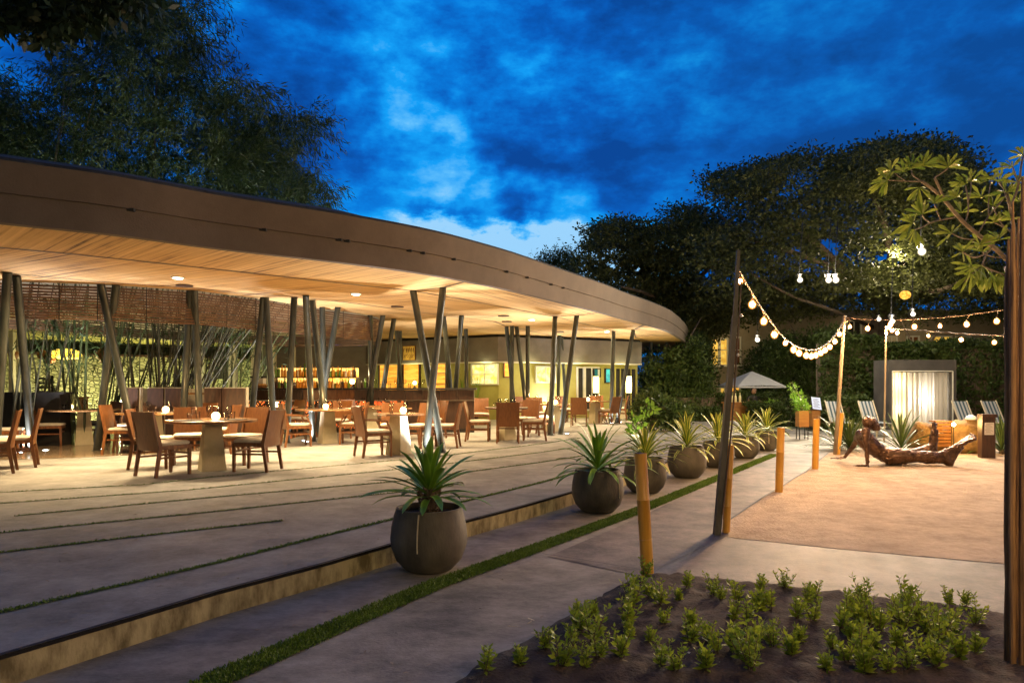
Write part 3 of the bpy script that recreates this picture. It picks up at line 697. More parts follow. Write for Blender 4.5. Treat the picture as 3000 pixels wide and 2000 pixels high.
table('front', 621, 10.15, .64, 'nearest round wooden table with a tapered stone pedestal, four chairs around it', n_glass=4, mats=[(-.22,-.28,.1,', left side'),(.33,-.05,0,', right side')], gl='nearest table', cpx=634)
table('left', 246, 14.6, .70, 'large round table at the left with a broad pale pedestal', n_glass=4, mats=[(-.2,-.2,0,', near the candle'),(.4,-.1,0,', right edge')], gl='left table', cpx=207)
table('left2', 160, 16.2, .62, 'table standing just behind the large left one', n_glass=2, candle=False, gl='table behind the left one')
table('mid', 452, 12.9, .66, 'round orange-brown table between the left and the nearest table', n_glass=3, mats=[(-.28,-.2,.2,', left side'),(.3,-.15,-.2,', right side')], gl='table behind the nearest one', cpx=487)
table('bar', 960, 14.9, .68, 'round table in front of the bar with a bright stone pedestal', n_glass=3, mats=[(-.3,-.2,.3,', left side'),(.32,-.1,-.2,', right side')], gl='table before the bar', cpx=955)
table('lit', 1168, 12.5, .36, 'small square table with a white lit pedestal left of the big crossed columns', square=True, rz=.5, n_glass=2, gl='small lit table', cpx=1182)
table('dark', 1484, 15.9, .50, 'dark thin-topped table with chairs on three sides, centre of the terrace', n_glass=6, top='tabledark', candle=True, gl='dark table', cpx=1481)
table('colB', 1622, 18.9, .50, 'table behind the middle front pair of columns', n_glass=2, gl='table behind the middle columns', cpx=1627)
table('orange', 1362, 21.6, .55, 'far table with an orange-lit edge behind the crossed columns', n_glass=2, gl='far orange table', cpx=1381)
table('rightfar', 1744, 22.8, .50, 'far right table before the glowing lamps', n_glass=3, gl='far right table', cpx=1722)
table('behindlit', 1150, 15.6, .45, 'table tucked between the bar and the small lit table', n_glass=2, candle=False, gl='table near the bar front')
table('far', 1560, 21.5, .45, 'far table in front of the right yellow window', n_glass=2, candle=True, gl='far table by the right yellow window')
table('far2', 1818, 26.0, .45, 'farthest table under the right front columns', n_glass=1, candle=False, gl='farthest table')
table('barleft', 812, 16.6, .5, 'table close to the lattice front of the bar, left part', n_glass=2, candle=True, gl='table by the bar lattice')
table('barright', 1085, 17.2, .5, 'table near the right end of the bar lattice', n_glass=2, candle=False, gl='table by the right bar panels')
# chairs round them
chair(765, 16.2, (.9,.4), 'chair left of the table close to the bar lattice')
chair(848, 17.1, (-.6,-.8), 'chair behind the table close to the bar lattice')
chair(905, 16.9, (-1,.1), 'chair right of the table close to the bar lattice')
chair(1045, 17.5, (.8,-.5), 'chair left of the table at the right bar panels')
chair(1132, 17.6, (-.9,-.3), 'chair right of the table at the right bar panels')
chair(640, 12.7, (-1,-.1), 'chair to the right of the middle table, behind the nearest table')
chair(486, 9.62, (.50,.87), 'nearest chair, its dark back turned to the camera, left of the nearest table')
chair(748, 10.12, (-1,.12), 'chair in profile at the right of the nearest table, back lit reddish')
chair(452, 10.45, (1,.25), 'chair mostly hidden behind the nearest chair')
chair(712, 11.0, (-.35,-.95), 'chair on the far side of the nearest table, facing the camera')
chair(556, 11.1, (.4,-.9), 'chair with pale seat seen under the far left side of the nearest table')
chair(150, 14.2, (.93,.37), 'chair left of the large left table, brown back angled to the camera')
chair(300, 15.2, (-.5,-.87), 'bright orange backed chair right of the large left table')
chair(78, 16.0, (.8,-.5), 'orange backed chair behind the leftmost columns')
chair(170, 17.3, (.5,-.9), 'chair behind the second left table')
chair(366, 12.75, (.99,.15), 'chair with curved cream seat left of the middle table')
chair(386, 14.1, (.3,-.95), 'chair just in front of the left dark booth')
chair(572, 13.9, (-.4,-.9), 'chair facing the camera behind the nearest table candle')
chair(40, 10.5, (-.85,-.50), 'slanting chair at the left edge, back leaning right')
chair(-30, 9.8, (-.85,-.50), 'chair cut off by the left edge of the photo')
chair(20, 12.6, (.9,.4), 'dim chair behind the slanting chairs at the left edge')
chair(872, 14.2, (.86,.5), 'armchair left of the table before the bar, back towards the camera', True)
chair(1030, 14.75, (-.98,-.1), 'armchair right of the table before the bar', True)
chair(985, 16.0, (-.2,-.97), 'chair between the bar front and its nearest table')
chair(1098, 12.15, (.85,.52), 'armchair left of the small lit table, casting a shadow forward', True)
chair(1150, 14.1, (.1,-1), 'chair behind the small lit table facing the camera')
chair(1228, 13.9, (-.5,-.8), 'chair seen between the small lit table and the crossed columns')
chair(1302, 13.9, (-1,.05), 'chair half hidden by the big crossed columns')
chair(1262, 16.4, (-.8,-.5), 'orange backed chair behind the big crossed columns')
chair(1488, 15.05, (0,1), 'chair seen square from behind before the dark table')
chair(1405, 15.55, (1,-.05), 'chair in profile left of the dark table')
chair(1562, 15.75, (-1,.05), 'chair in profile right of the dark table')
chair(1538, 17.0, (-.5,-.86), 'pale lit chair on the far side of the dark table')
chair(1408, 19.6, (.1,-1), 'bright orange backed chair behind the profile chair')
chair(1335, 20.2, (.9,.1), 'chair with white seat behind the crossed columns, far row')
chair(1592, 18.1, (.9,.3), 'chair left of the table behind the middle columns')
chair(1572, 20.4, (.2,-1), 'red-brown chair before the right yellow window')
chair(1540, 22.6, (.6,-.7), 'small far chair left of the right yellow window')
chair(1697, 21.2, (.15,1), 'chair from behind, left of the far right table')
chair(1750, 24.0, (0,-1), 'far orange chair facing the camera beyond the far right table')
chair(1782, 22.6, (-.7,.6), 'chair from behind, right of the far right table')
chair(1812, 24.6, (-1,.2), 'far chair just behind the right front columns')
chair(1660, 23.5, (.5,-.8), 'small far chair between the front column pairs')
# dark booths
def booth(px, d, w, lab, deep=.55):
    p = gd(px,d); t = thing('booth_seat', lab, 'booth seat', p, 0, 'high-backed booth seats')
    MB().box(p+Vector((0,0,.61)),(w,.06,1.18)).build('back_panel', M['darkwood'], t, off=p)
    MB().box(p+Vector((0,.085,.72)),(w+.05,.10,1.0)).build('upholstery', M['cushion'], t, off=p)
    MB().box(p+Vector((0,.36,.25)),(w,.48,.30)).build('seat', M['cushion'], t, off=p)
    for s in (-1,1): MB().box(p+Vector((s*(w/2-.012),.34,.34)),(.022,.56,.66)).build('side_panel', M['darkwood'], t, off=p)
for a,b,l in [(362,405,'leftmost dark booth back'),(434,480,'second dark booth back from the left'),(486,530,'third dark booth back'),(600,650,'fourth booth back, brown with a slot'),(652,718,'widest booth back, right beside the bar')]:
    booth((a+b)/2, 14.3, (b-a)/2000*14.3, l)
def booth_gap(px0, px1, lab):
    px=(px0+px1)/2; w=(px1-px0)/2000*15.0; p=gd(px,15.0); t=thing('bench_seat', lab, 'bench', p, 0, 'cream bench seats behind the booths')
    MB().box(p+Vector((0,.15,.62)),(w,.12,1.14)).build('back', M['cushion'], t, off=p)
    MB().box(p+Vector((0,-.16,.44)),(w,.5,.16)).build('seat', M['cushion'], t, off=p)
    MB().box(p+Vector((0,-.14,.18)),(w,.4,.34)).build('base', M['darkwood'], t, off=p)
booth_gap(407,434,'narrow cream bench back between the two left booths'); booth_gap(532,600,'wide cream bench between the third and fourth booths')
# narrow bar table above the booths
p = gd(590,14.65); t = thing('high_table','pale high table top with glasses above the booths','table',p)
MB().box(p+Vector((0,0,1.085)),(1.5,.3,.04)).build('tabletop',M['tabletop'],t,off=p)
for s in (-1,1): MB().box(p+Vector((s*.6,0,.53)),(.06,.2,1.06)).build('leg',M['darkwood'],t,off=p)
for i,px in enumerate((490,560,575,640,655)): put(P_WG, gd(px,14.6,1.105), 'wine glass on the high table over the booths','glass','wine glasses on the high table')
put(P_GL, gd(536,14.6,1.105), 'glowing candle on the high table over the booths','candle','glowing candle globes')
# far-left dark counter and ladder-back chair
p = gd(100,14.4); t = thing('buffet_counter','long black counter behind the left chairs','counter',p)
MB().box(p+Vector((0,0,1.10)),(1.55,.5,.04)).build('countertop',M['blackwood'],t,off=p)
MB().box(p+Vector((0,.0,.54)),(1.35,.4,1.08)).build('body',M['blackwood'],t,off=p)
p = gd(130,16.2); t = thing('ladder_back_chair','black chair with a tall ladder back against the lit stone wall','chair',p)
for s in (-1,1):
    MB().box(p+Vector((s*.19,0,.75)),(.035,.035,1.5)).build('leg',M['blackwood'],t,off=p)
    MB().box(p+Vector((s*.19,.4,.35)),(.035,.035,.7)).build('leg',M['blackwood'],t,off=p)
for k in range(6): MB().box(p+Vector((0,0,.9+k*.105)),(.35,.02,.045)).build('back_slat',M['blackwood'],t,off=p)
MB().box(p+Vector((0,.2,.72)),(.42,.44,.04)).build('seat',M['blackwood'],t,off=p)
p = gd(212,15.6); t = thing('side_table','small table with yellow shelves left of the X columns','table',p)
MB().box(p+Vector((0,0,.98)),(.55,.35,.04)).build('tabletop',M['tabletop'],t,off=p)
for s in (-1,1): MB().box(p+Vector((s*.24,0,.48)),(.05,.3,.96)).build('leg',M['tabletop'],t,off=p)
MB().box(p+Vector((0,0,.6)),(.43,.28,.03)).build('shelf',M['tabletop'],t,off=p)

# ================================================================== BAR
bp0 = gd(1035,18.6); bar = thing('bar_counter','long bar counter with dark panels above a glowing red criss-cross lattice front','bar counter',bp0)
x0, x1 = Xp(686,18.3), Xp(1389,18.3); y = 18.3
MB().box(((x0+x1)/2, y+.28, 1.17),(x1-x0+.1,.66,.05)).build('countertop',M['blackwood'],bar,off=bp0)
n = 14; wseg = (x1-x0)/n
for i in range(n):
    m_ = M['darkwood'] if not 4 <= i <= 6 else M['wood']
    o = MB().box((x0+wseg*(i+.5), y+.05, 1.005),(wseg-.012,.05,.27)).build('upper_panel',m_,bar,off=bp0)
MB().box(((x0+x1)/2, y+.10, .99),(x1-x0,.04,.3)).build('panel_backing',M['whitepaint'],bar,off=bp0)
xl = Xp(1180,18.3)
MB().box(((x0+xl)/2, y+.22, .47),(xl-x0,.04,.74)).build('glow_panel',M['e_red'],bar,off=bp0)
MB().box(((xl+x1)/2, y+.12, .47),(x1-xl-.01,.1,.76)).build('lower_panel',M['darkwood'],bar,off=bp0)
MB().box(((x0+x1)/2, y+.12, .05),(x1-x0,.1,.1)).build('plinth',M['blackwood'],bar,off=bp0)
mb = MB()
for i in range(95):
    cx = random.uniform(x0,xl); a = random.choice([-1,1])*random.uniform(.25,1.0); h = .37
    A_ = Vector((cx-math.tan(a)*h, y+.10+random.uniform(-.012,.012), .845)); B_ = Vector((cx+math.tan(a)*h, A_.y, .105))
    def clampx(P,Q):
        for X_ in (x0,xl):
            if (P.x-X_)*(Q.x-X_) < 0:
                t_ = (X_-P.x)/(Q.x-P.x); I = P.lerp(Q,t_)
                if (P.x<x0 or P.x>xl): P = I
                else: Q = I
        return P,Q
    A_,B_ = clampx(A_,B_); 
    if x0-.01<=min(A_.x,B_.x) and max(A_.x,B_.x)<=xl+.01 and (A_-B_).length>.05: mb.bar(A_,B_,random.uniform(.026,.045),.014,up=Vector((0,1,0)))
mb.build('lattice',M['darkwood'],bar,off=bp0)
# back bar with lit shelves and bottles
yb = 20.6; sp = gd(925,yb); sh = thing('bottle_shelf','glowing back bar shelf crowded with bottles','shelf',sp)
sx0, sx1 = Xp(808,yb), Xp(1046,yb)
MB().box(((sx0+sx1)/2, yb+.2, 1.46),(sx1-sx0,.03,.66)).build('glow_back',M['e_shelf'],sh,off=sp)
for z in (1.13,1.50): MB().box(((sx0+sx1)/2, yb, z),(sx1-sx0+.1,.36,.03)).build('shelf_board',M['darkwood'],sh,off=sp)
MB().box(((sx0+sx1)/2, yb, .5),(sx1-sx0+.1,.34,1.0)).build('cabinet',M['blackwood'],sh,off=sp)
for s in (sx0-.03,sx1+.03): MB().box((s, yb, .95),(.04,.34,1.1)).build('upright',M['darkwood'],sh,off=sp)
bprof = [(.036,0),(.037,.002),(.037,.17),(.03,.20),(.013,.225),(.012,.29),(.014,.292),(.014,.305)]
BT = {k: MB().lathe(bprof,10).build('bottle',M[k],smooth='auto') for k in ('b_amber','b_green','b_clear','b_dark')}
bl = {'b_amber':'amber bottle on the glowing back bar shelf','b_green':'green bottle on the glowing back bar shelf','b_clear':'clear bottle on the glowing back bar shelf','b_dark':'dark bottle on the glowing back bar shelf'}
fb = set()
def bottle(k, loc, lab=None, grp=None, s=1.0):
    if k in fb: o = BT[k].copy(); C.objects.link(o)
    else: o = BT[k]; fb.add(k)
    o.location = loc; o.scale=(s,s,s*random.uniform(.85,1.15)); tag(o, lab or bl[k], 'bottle', grp or bl[k].replace('bottle','bottles')); return o
for z in (1.147,1.517):
    for r_ in range(2):
        nB = 27
        for i in range(nB):
            xx = sx0+.06+(sx1-sx0-.12)*i/(nB-1)+random.uniform(-.02,.02)
            bottle(random.choice(['b_amber','b_amber','b_clear','b_green','b_amber','b_dark']), (xx, yb-.1+.16*r_, z), s=random.uniform(.8,1.15))
# things on the bar top
for i,px in enumerate([1085,1100,1118,1130,1142,1160,1172,1186,1200,1215,1228,1240]):
    put(P_WG if i%2 else P_TU, gd(px,18.55,1.197), 'glass lined up on the right part of the bar top','glass','glasses on the bar top',0,1.1)
for i,px in enumerate([740,752,836,1060,1070,1078]):
    bottle('b_dark' if i%2 else 'b_green', gd(px,18.6,1.197), 'dark bottle standing on the bar counter', 'bottles on the bar counter', .9)
p = gd(757,18.55,1.197); o = thing('coffee_machine','white and black coffee machine at the left end of the bar','coffee machine',p)
MB().box(p+Vector((0,0,.13)),(.34,.26,.26)).build('body',M['ceramic'],o,off=p); MB().box(p+Vector((0,0,.29)),(.36,.28,.05)).build('lid',M['blackwood'],o,off=p)
MB().box(p+Vector((0,-.15,.02)),(.3,.1,.03)).build('drip_tray',M['metalthin'],o,off=p)
p = gd(765,18.35,1.197); o=thing('bread_basket','low basket of bread rolls on the left end of the bar','basket',p)
MB().lathe([(.12,0),(.19,.05),(.2,.07),(.17,.06)],18,p).build('basket',M['tabletop'],o,off=p)
for k in range(7):
    a=k*.9; MB().ball(p+Vector((math.cos(a)*.09,math.sin(a)*.09,.075)),.05,10,6,(1.2,1,.8)).build('bread_roll',M['post'],o,off=p,smooth=True)
p = gd(1032,18.75,1.197); o=thing('bar_lamp','bright glowing glass lamp on the bar beside the bottles','lamp',p)
MB().ball(p+Vector((0,0,.17)),.07,14,10).build('shade',M['e_globe'],o,off=p,smooth=True); MB().lathe([(.05,0),(.05,.02),(.015,.03),(.015,.11)],14,p).build('stand',M['metalthin'],o,off=p)
lamp('POINT', p+Vector((0,-.1,.35)), 30, (1,.75,.42), .06, name='bar_light')
p = gd(1215,18.9,1.197); o=thing('bar_lamp','second glowing lamp on the bar in front of the orange doorway','lamp',p)
MB().ball(p+Vector((0,0,.14)),.055,14,10).build('shade',M['e_globe'],o,off=p,smooth=True); MB().lathe([(.05,0),(.05,.02),(.015,.03),(.015,.09)],14,p).build('stand',M['metalthin'],o,off=p)

# ================================================================== SLATTED SCREENS
def screen(name, pts, z0, z1, n, lab, sag=0):
    c = sum(pts, Vector())/len(pts); t = thing(name, lab, 'screen', (c.x,c.y,z0))
    P = dens_pts([Vector((p.x,p.y,0)) for p in pts], .6); mb = MB()
    for k in range(n):
        z = z0 + (z1-z0)*k/(n-1); zz = z
        for a,b in zip(P[:-1],P[1:]):
            j = random.uniform(-.006,.006); mb.bar((a.x,a.y,zz+j),(b.x,b.y,zz+random.uniform(-.006,.006)),.022,.034)
    mb.build('slats', M['slat'], t, off=t.location)
    acc = 0
    for a,b in zip(P[:-1],P[1:]):
        MB().bar((a.x,a.y-.015,z0-.02),(a.x,a.y-.015,SOF),.012,.012).build('hanging_rod', M['blackwood'], t, off=t.location)
    return t
screen('slatted_screen', blind, 2.46, 3.04, 12, 'hanging screen of thin brown slats curving along the near side of the bamboo courtyard')
farb = [Vector((-11.6,12.2,0)),Vector((-10,14,0)),Vector((-9.5,14.8,0)),Vector((-8.7,16.6,0)),Vector((-7.7,18.3,0)),Vector((-6.4,20.2,0)),Vector((-5.2,20.0,0)),Vector((-4.2,19.4,0)),Vector((-3.6,18.8,0))]
screen('slatted_screen', farb, 2.42, 3.03, 12, 'second slatted screen seen behind the courtyard bamboo, its lower edge dim')
# back strip of roof the far screen hangs from
mb = MB().prism([(p.x,p.y) for p in farb]+[(-3,24),(-3,28.5),(-13,28),(-20,20.5),(-20,12),(-14,11)],SOF+.006,SOF+1.2); o = mb.build('back_roof',M['plaster'])
tag(o,'pale back part of the roof beyond the bamboo courtyard','roof')

# ================================================================== BUILDINGS BEHIND
# left glazed pavilion
lp = [gd(-1100,13.0),gd(-300,17.0),gd(60,19.5),gd(578,24.0),gd(862,26.0),gd(960,26.6)]
pv = thing('glazed_pavilion','grey-banded pavilion with white posts and lit yellow ceiling behind the bamboo','building',gd(400,22.5))
off = pv.location
def wallseg(a, b, z0, z1, th, m, name, par, off):
    a=Vector((a.x,a.y,0)); b=Vector((b.x,b.y,0)); d=(b-a).normalized(); q=Vector((-d.y,d.x,0))*th

    mb=MB(); mb.add([a+Vector((0,0,z0)),b+Vector((0,0,z0)),b+q+Vector((0,0,z0)),a+q+Vector((0,0,z0)),a+Vector((0,0,z1)),b+Vector((0,0,z1)),b+q+Vector((0,0,z1)),a+q+Vector((0,0,z1))],[(3,2,1,0),(4,5,6,7),(0,1,5,4),(1,2,6,5),(2,3,7,6),(3,0,4,7)])
    return mb.build(name,m,par,off=off)
for a,b in zip(lp[:-1],lp[1:]):
    wallseg(a,b,2.86,3.9,.3,M['greywall'],'upper_wall',pv,off); wallseg(a-Vector((0,.03,0)),b-Vector((0,.03,0)),2.80,2.858,.33,M['whitepaint'],'ceiling_edge',pv,off)
mb=MB().sheet([(p.x,p.y) for p in lp]+[(p.x-1.5,p.y+5) for p in reversed(lp)],2.79); mb.f=[tuple(reversed(f)) for f in mb.f]; mb.build('ceiling',M['yellowwall'],pv,off=off)
for px,d,w in [(36,19.3,.12),(54,19.5,.06),(595,24.3,.08),(683,24.8,.24),(740,25.2,.10),(797,25.6,.26),(862,26.1,.10)]:
    MB().box(gd(px,d,1.39),(w,w,2.78)).build('post',M['whitepaint'],pv,off=off)
wallseg(gd(770,25.6),gd(1090,27.6),0,2.86,.2,M['greywall'],'end_wall',pv,off)
wallseg(gd(900,26.2),gd(1110,27.7),2.87,3.6,.2,M['greywall'],'upper_wall',pv,off)
# lit yellow cornice & window in it
MB().box(gd(655,25.4,1.95)+Vector((0,0,0)),(.75,.05,.9)).build('window',M['blackwood'],pv,off=off)
# stone wall
sw = [gd(-1300,14.5),gd(-200,20.5),gd(20,22),gd(330,24.2),gd(700,27.0),gd(800,27.8)]
cs = gd(300,24); o = thing('stone_wall','rough stone wall glowing yellow-green behind the bamboo','wall',cs)
for a,b in zip(sw[:-1],sw[1:]): wallseg(a,b,0,2.3,.3,M['stone'],'masonry',o,cs)
for a,b in zip(sw[:-1],sw[1:]): wallseg(a-Vector((0,.04,0)),b-Vector((0,.04,0)),2.302,2.37,.4,M['darkwood'],'coping',o,cs)
cs = gd(300,29); o = thing('rear_wall','ochre wall above the stone wall, far left','wall',cs)
for a,b in zip(sw[:-1],sw[1:]): wallseg(a+Vector((-.8,2.4,0)),b+Vector((-.8,2.4,0)),0,4.2,.2,M['leafdarkwall'],'masonry',o,cs)
# right building
rb = thing('restaurant_building','grey banded building with lit yellow walls and windows under the canopy','building',gd(1459,24.4)); off=rb.location
PL, PC, PR = gd(1060,27.6), gd(1459,24.3), gd(1880,27.3)
for a,b in ((PL,PC),(PC,PR)):
    wallseg(a,b,2.13,3.0,.5,M['greywall'],'upper_band',rb,off)
    wallseg(a-Vector((0,.012,0)),b-Vector((0,.012,0)),2.09,2.128,.5,M['whitepaint'],'white_trim',rb,off)
    wallseg(a+Vector((0,.9,0)),b+Vector((0,.9,0)),0,2.7,.2,M['yellowwall'],'lower_wall',rb,off)
    wallseg(a+Vector((0,.3,0)),b+Vector((0,.3,0)),3.0,3.095,.3,M['black'],'shadow_gap',rb,off)
mb=MB().sheet([(PL.x,PL.y+.5),(PC.x,PC.y+.5),(PR.x,PR.y+.5),(PR.x,PR.y+.9),(PC.x,PC.y+.9),(PL.x,PL.y+.9)],2.6); mb.build('eaves_soffit',M['whitepaint'],rb,off=off)
def onwall(px, zoff=.88):  # depth of the recessed lower wall at pixel column px
    a,b = (PL,PC) if px<1459 else (PC,PR); u=(px-1500)/F
    # intersect X=u*d with segment shifted by zoff
    a2=a+Vector((0,zoff,0)); b2=b+Vector((0,zoff,0)); den=(b2.x-a2.x)-u*(b2.y-a2.y); t=(u*a2.y-a2.x)/den
    p=a2.lerp(b2,t); ang=math.atan2(b2.y-a2.y,b2.x-a2.x); return p,ang
def opening(px0,px1,py0,py1,m,name,frame=.05,bars=(0,0),fm='whitepaint',lab=None):
    p0,ang=onwall(px0); p1,_=onwall(px1); c=(p0+p1)/2; d=c.y; w=(p1-p0).length
    z1=CZ+(HOR-py0)/F*d; z0=max(.02,CZ+(HOR-py1)/F*d); rot=Matrix.Rotation(ang,3,'Z'); cz=(z0+z1)/2
    fo=MB()
    nrm=rot@Vector((0,-1,0)); c0=Vector((c.x,c.y,cz))
    for s in (-1,1):
        fo.box(c0+rot@Vector((s*w/2,0,0))+nrm*.03,(frame,.08,z1-z0+frame),rot); fo.box(c0+Vector((0,0,s*(z1-z0)/2))+nrm*.033,(w-frame,.08,frame),rot)
    for i in range(bars[0]): fo.box(c0+rot@Vector((w*((i+1)/(bars[0]+1)-.5),0,0))+nrm*.036,(.03,.05,z1-z0),rot)
    for i in range(bars[1]): fo.box(c0+Vector((0,0,(z1-z0)*((i+1)/(bars[1]+1)-.5)))+nrm*.039,(w,.05,.03),rot)
    fr_=fo.build(name,M[fm],rb,off=off)
    pn=MB().box(c0+nrm*.004,(w,.02,z1-z0),rot).build('pane',m,fr_,off=off)
    if lab: fr_['label']=lab
opening(1384,1459,1067,1125,M['e_yellow'],'window',.05,(1,1),lab='bright yellow window left of the corner')
opening(1569,1625,1074,1120,M['e_yellow'],'window',.05,(1,1),lab='bright yellow window right of the corner')
opening(1475,1500,1062,1104,M['e_orange'],'window',.04,(0,0),'wood',lab='narrow orange lit opening at the corner')
opening(1112,1172,1063,1190,M['e_orange'],'doorway',.06,(0,0),'darkwood',lab='left orange lit doorway')
opening(1182,1231,1061,1190,M['e_orange'],'doorway',.07,(0,0),'darkwood',lab='middle orange lit doorway under the picture')
opening(1276,1309,1061,1190,M['e_orange'],'doorway',.06,(0,3),'darkwood',lab='right orange lit doorway with horizontal rails')
opening(1712,1752,1076,1200,M['blackwood'],'doorway',.06,(1,0),lab='dark glass door with white frame')
opening(1690,1708,1076,1200,M['blackwood'],'doorway',.05,(0,0))
opening(1738,1757,1080,1104,M['e_blue'],'screen',.03,(0,0),'blackwood',lab='blue lit screen')
opening(1772,1787,1080,1120,M['e_blue'],'screen',.03,(0,0),'blackwood',lab='turquoise lit screen')
opening(1800,1862,1078,1200,M['blackwood'],'doorway',.06,(3,0),'yellowwall',lab='glass doors with ochre frames at the right end')
# picture over the doorway
p,ang = onwall(1199,-.03); rot=Matrix.Rotation(ang,3,'Z'); pc=Vector((p.x,p.y,CZ+(HOR-1034)/F*p.y)); t=thing('wall_picture','square golden picture with dark curved strokes on the grey band','picture',pc)
ww=46/F*p.y; hh=43/F*p.y
MB().box(pc,(ww,.04,hh),rot).build('frame',M['wood'],t,off=pc)
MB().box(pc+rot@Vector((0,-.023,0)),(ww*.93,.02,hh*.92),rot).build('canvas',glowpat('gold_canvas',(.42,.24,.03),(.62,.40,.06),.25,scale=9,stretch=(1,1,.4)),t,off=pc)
mb=MB()
for i in range(6):
    cx=-ww*.36+i*ww*.145; pts=[pc+rot@Vector((cx+.05*math.sin(s*2.6)*(-1 if i<1 else 1)*.5,-.036,hh*.36-s*hh*.36)) for s in np.linspace(0,1,7)]
    mb.tube(pts,[.006,.018,.024,.024,.018,.010,.005],6)
mb.build('brush_stroke',M['wood'],t,off=pc)
mb=MB()
for i in range(9):
    cx=-ww*.4+i*ww*.1; pts=[pc+rot@Vector((cx+.03*math.sin(s*5+i),-.036,-hh*.05-s*hh*.36)) for s in np.linspace(0,1,7)]
    mb.tube(pts,[.005,.008,.010,.008,.008,.006,.004],5)
mb.build('painted_grass',M['tabletop'],t,off=pc)
# glowing column lamps
for px,py0,py1,lab in [(1746,1103,1150,'tall narrow glowing lamp left of the turquoise screen'),(1842,1102,1150,'taller bright glowing lamp behind the right front columns')]:
    d=25.2; p=gd(px,d); t=thing('floor_lamp',lab,'lamp',p)
    z1=CZ+(HOR-py0)/F*d; z0=CZ+(HOR-py1)/F*d
    MB().lathe([(1e-4,z0),(.10,z0),(.11,(z0+z1)/2),(.10,z1),(1e-4,z1)],16,p).build('lamp_shade',emit('shade_glow',(1,.72,.22),9),t,off=p,smooth='auto')
    MB().lathe([(.12,0),(.12,.03),(.03,.05),(.03,z0)],16,p).build('stand',M['blackwood'],t,off=p)
# pendants in the left pavilion
p=gd(193,19.6,2.0); t=thing('pendant_lamp','oval yellow glowing rattan pendant behind the X columns','lamp',p)
MB().lathe([(.1,-.16),(.34,-.14),(.40,-.04),(.36,.06),(.2,.13),(.05,.15)],24,p+Vector((0,0,.17))).build('lamp_shade',glowpat('rattan_glow',(.9,.5,.02),(1,.85,.15),2.2,scale=10),t,off=p,smooth=True)
MB().tube([p+Vector((0,0,.3)),p+Vector((0,0,.79))],.01,6).build('cord',M['cable'],t,off=p)
for px,dz,lab in [(124,.1,'small dark hanging basket lamp, left'),(147,-.02,'larger red-brown hanging basket lamp'),(40,.1,'hanging basket lamp behind the second column'),(295,.1,'hanging basket lamp between the X columns'),(306,-.02,'lower hanging basket lamp between the X columns')]:
    p=gd(px,19.4,2.05+dz); t=thing('basket_lamp',lab,'lamp',p,0,'hanging basket lamps')
    MB().lathe([(.03,-.15),(.11,-.12),(.14,-.02),(.12,.06),(.05,.12),(.02,.15)],14,p).build('lamp_shade',M['wood'],t,off=p,smooth=True)
    MB().tube([p+Vector((0,0,.15)),p+Vector((0,0,.74-dz))],.008,6).build('cord',M['cable'],t,off=p)
# warm light the lamps of these rooms give
GREEN=(1,.98,.50)
for px,d,z,w_,col in [(360,23.5,.2,120,GREEN),(120,21.9,.2,90,GREEN),(250,22.7,.2,110,GREEN),(470,24.2,.2,120,GREEN),(600,25.3,.2,110,(1,.95,.45)),(420,22.5,1.2,60,GREEN),(730,25.8,.3,90,(.8,1,.35)),(193,19.4,1.6,70,(1,.8,.3)),(800,26.0,.3,90,(.9,1,.6))]:
    lamp('POINT', gd(px,d,z), w_*PAVW, col, .1, name='wall_washer')
for px,d,z,w_ in [(1420,24.5,1.9,26),(1560,24.7,1.9,26),(1200,26.0,1.8,22),(1700,25.6,1.9,20),(1830,26.6,1.9,24)]:
    lamp('POINT', gd(px,d,z), w_, (1,.86,.36), .1, name='eaves_light')
p=gd(358,21.3,.0); t=thing('spike_light','small bright green-white garden spotlight among the bamboo','light',p)
MB().ball(p+Vector((0,0,.75)),.05,10,8).build('lens',emit('spike_glow',(.95,1,.6),40),t,off=p,smooth=True); MB().tube([p,p+Vector((0,0,.7))],.012,6).build('stem',M['metalthin'],t,off=p)
# ceiling downlights really shining
for px,py in DOWN:
    lamp('SPOT', S3(px,py)+Vector((0,0,-.06)), DOWNW, (1,.80,.50), .06, 130, .8, S3(px,py)+Vector((0,0,-3)), name='downlight_beam')
for px,d in [(180,11.3),(430,11.3),(680,12.0),(960,12.6),(1150,14.2),(1420,17.5),(1600,21),(60,10.6),(1060,15.2),(1720,23.5),(1280,17.8)]:  # added fill spots without fixtures, warming the floor and ceiling
    lamp('SPOT', gd(px,d,SOF-.05), DOWNW*.8, (1,.70,.36), .08, 140, .9, gd(px,d,0), name='ceiling_fill')
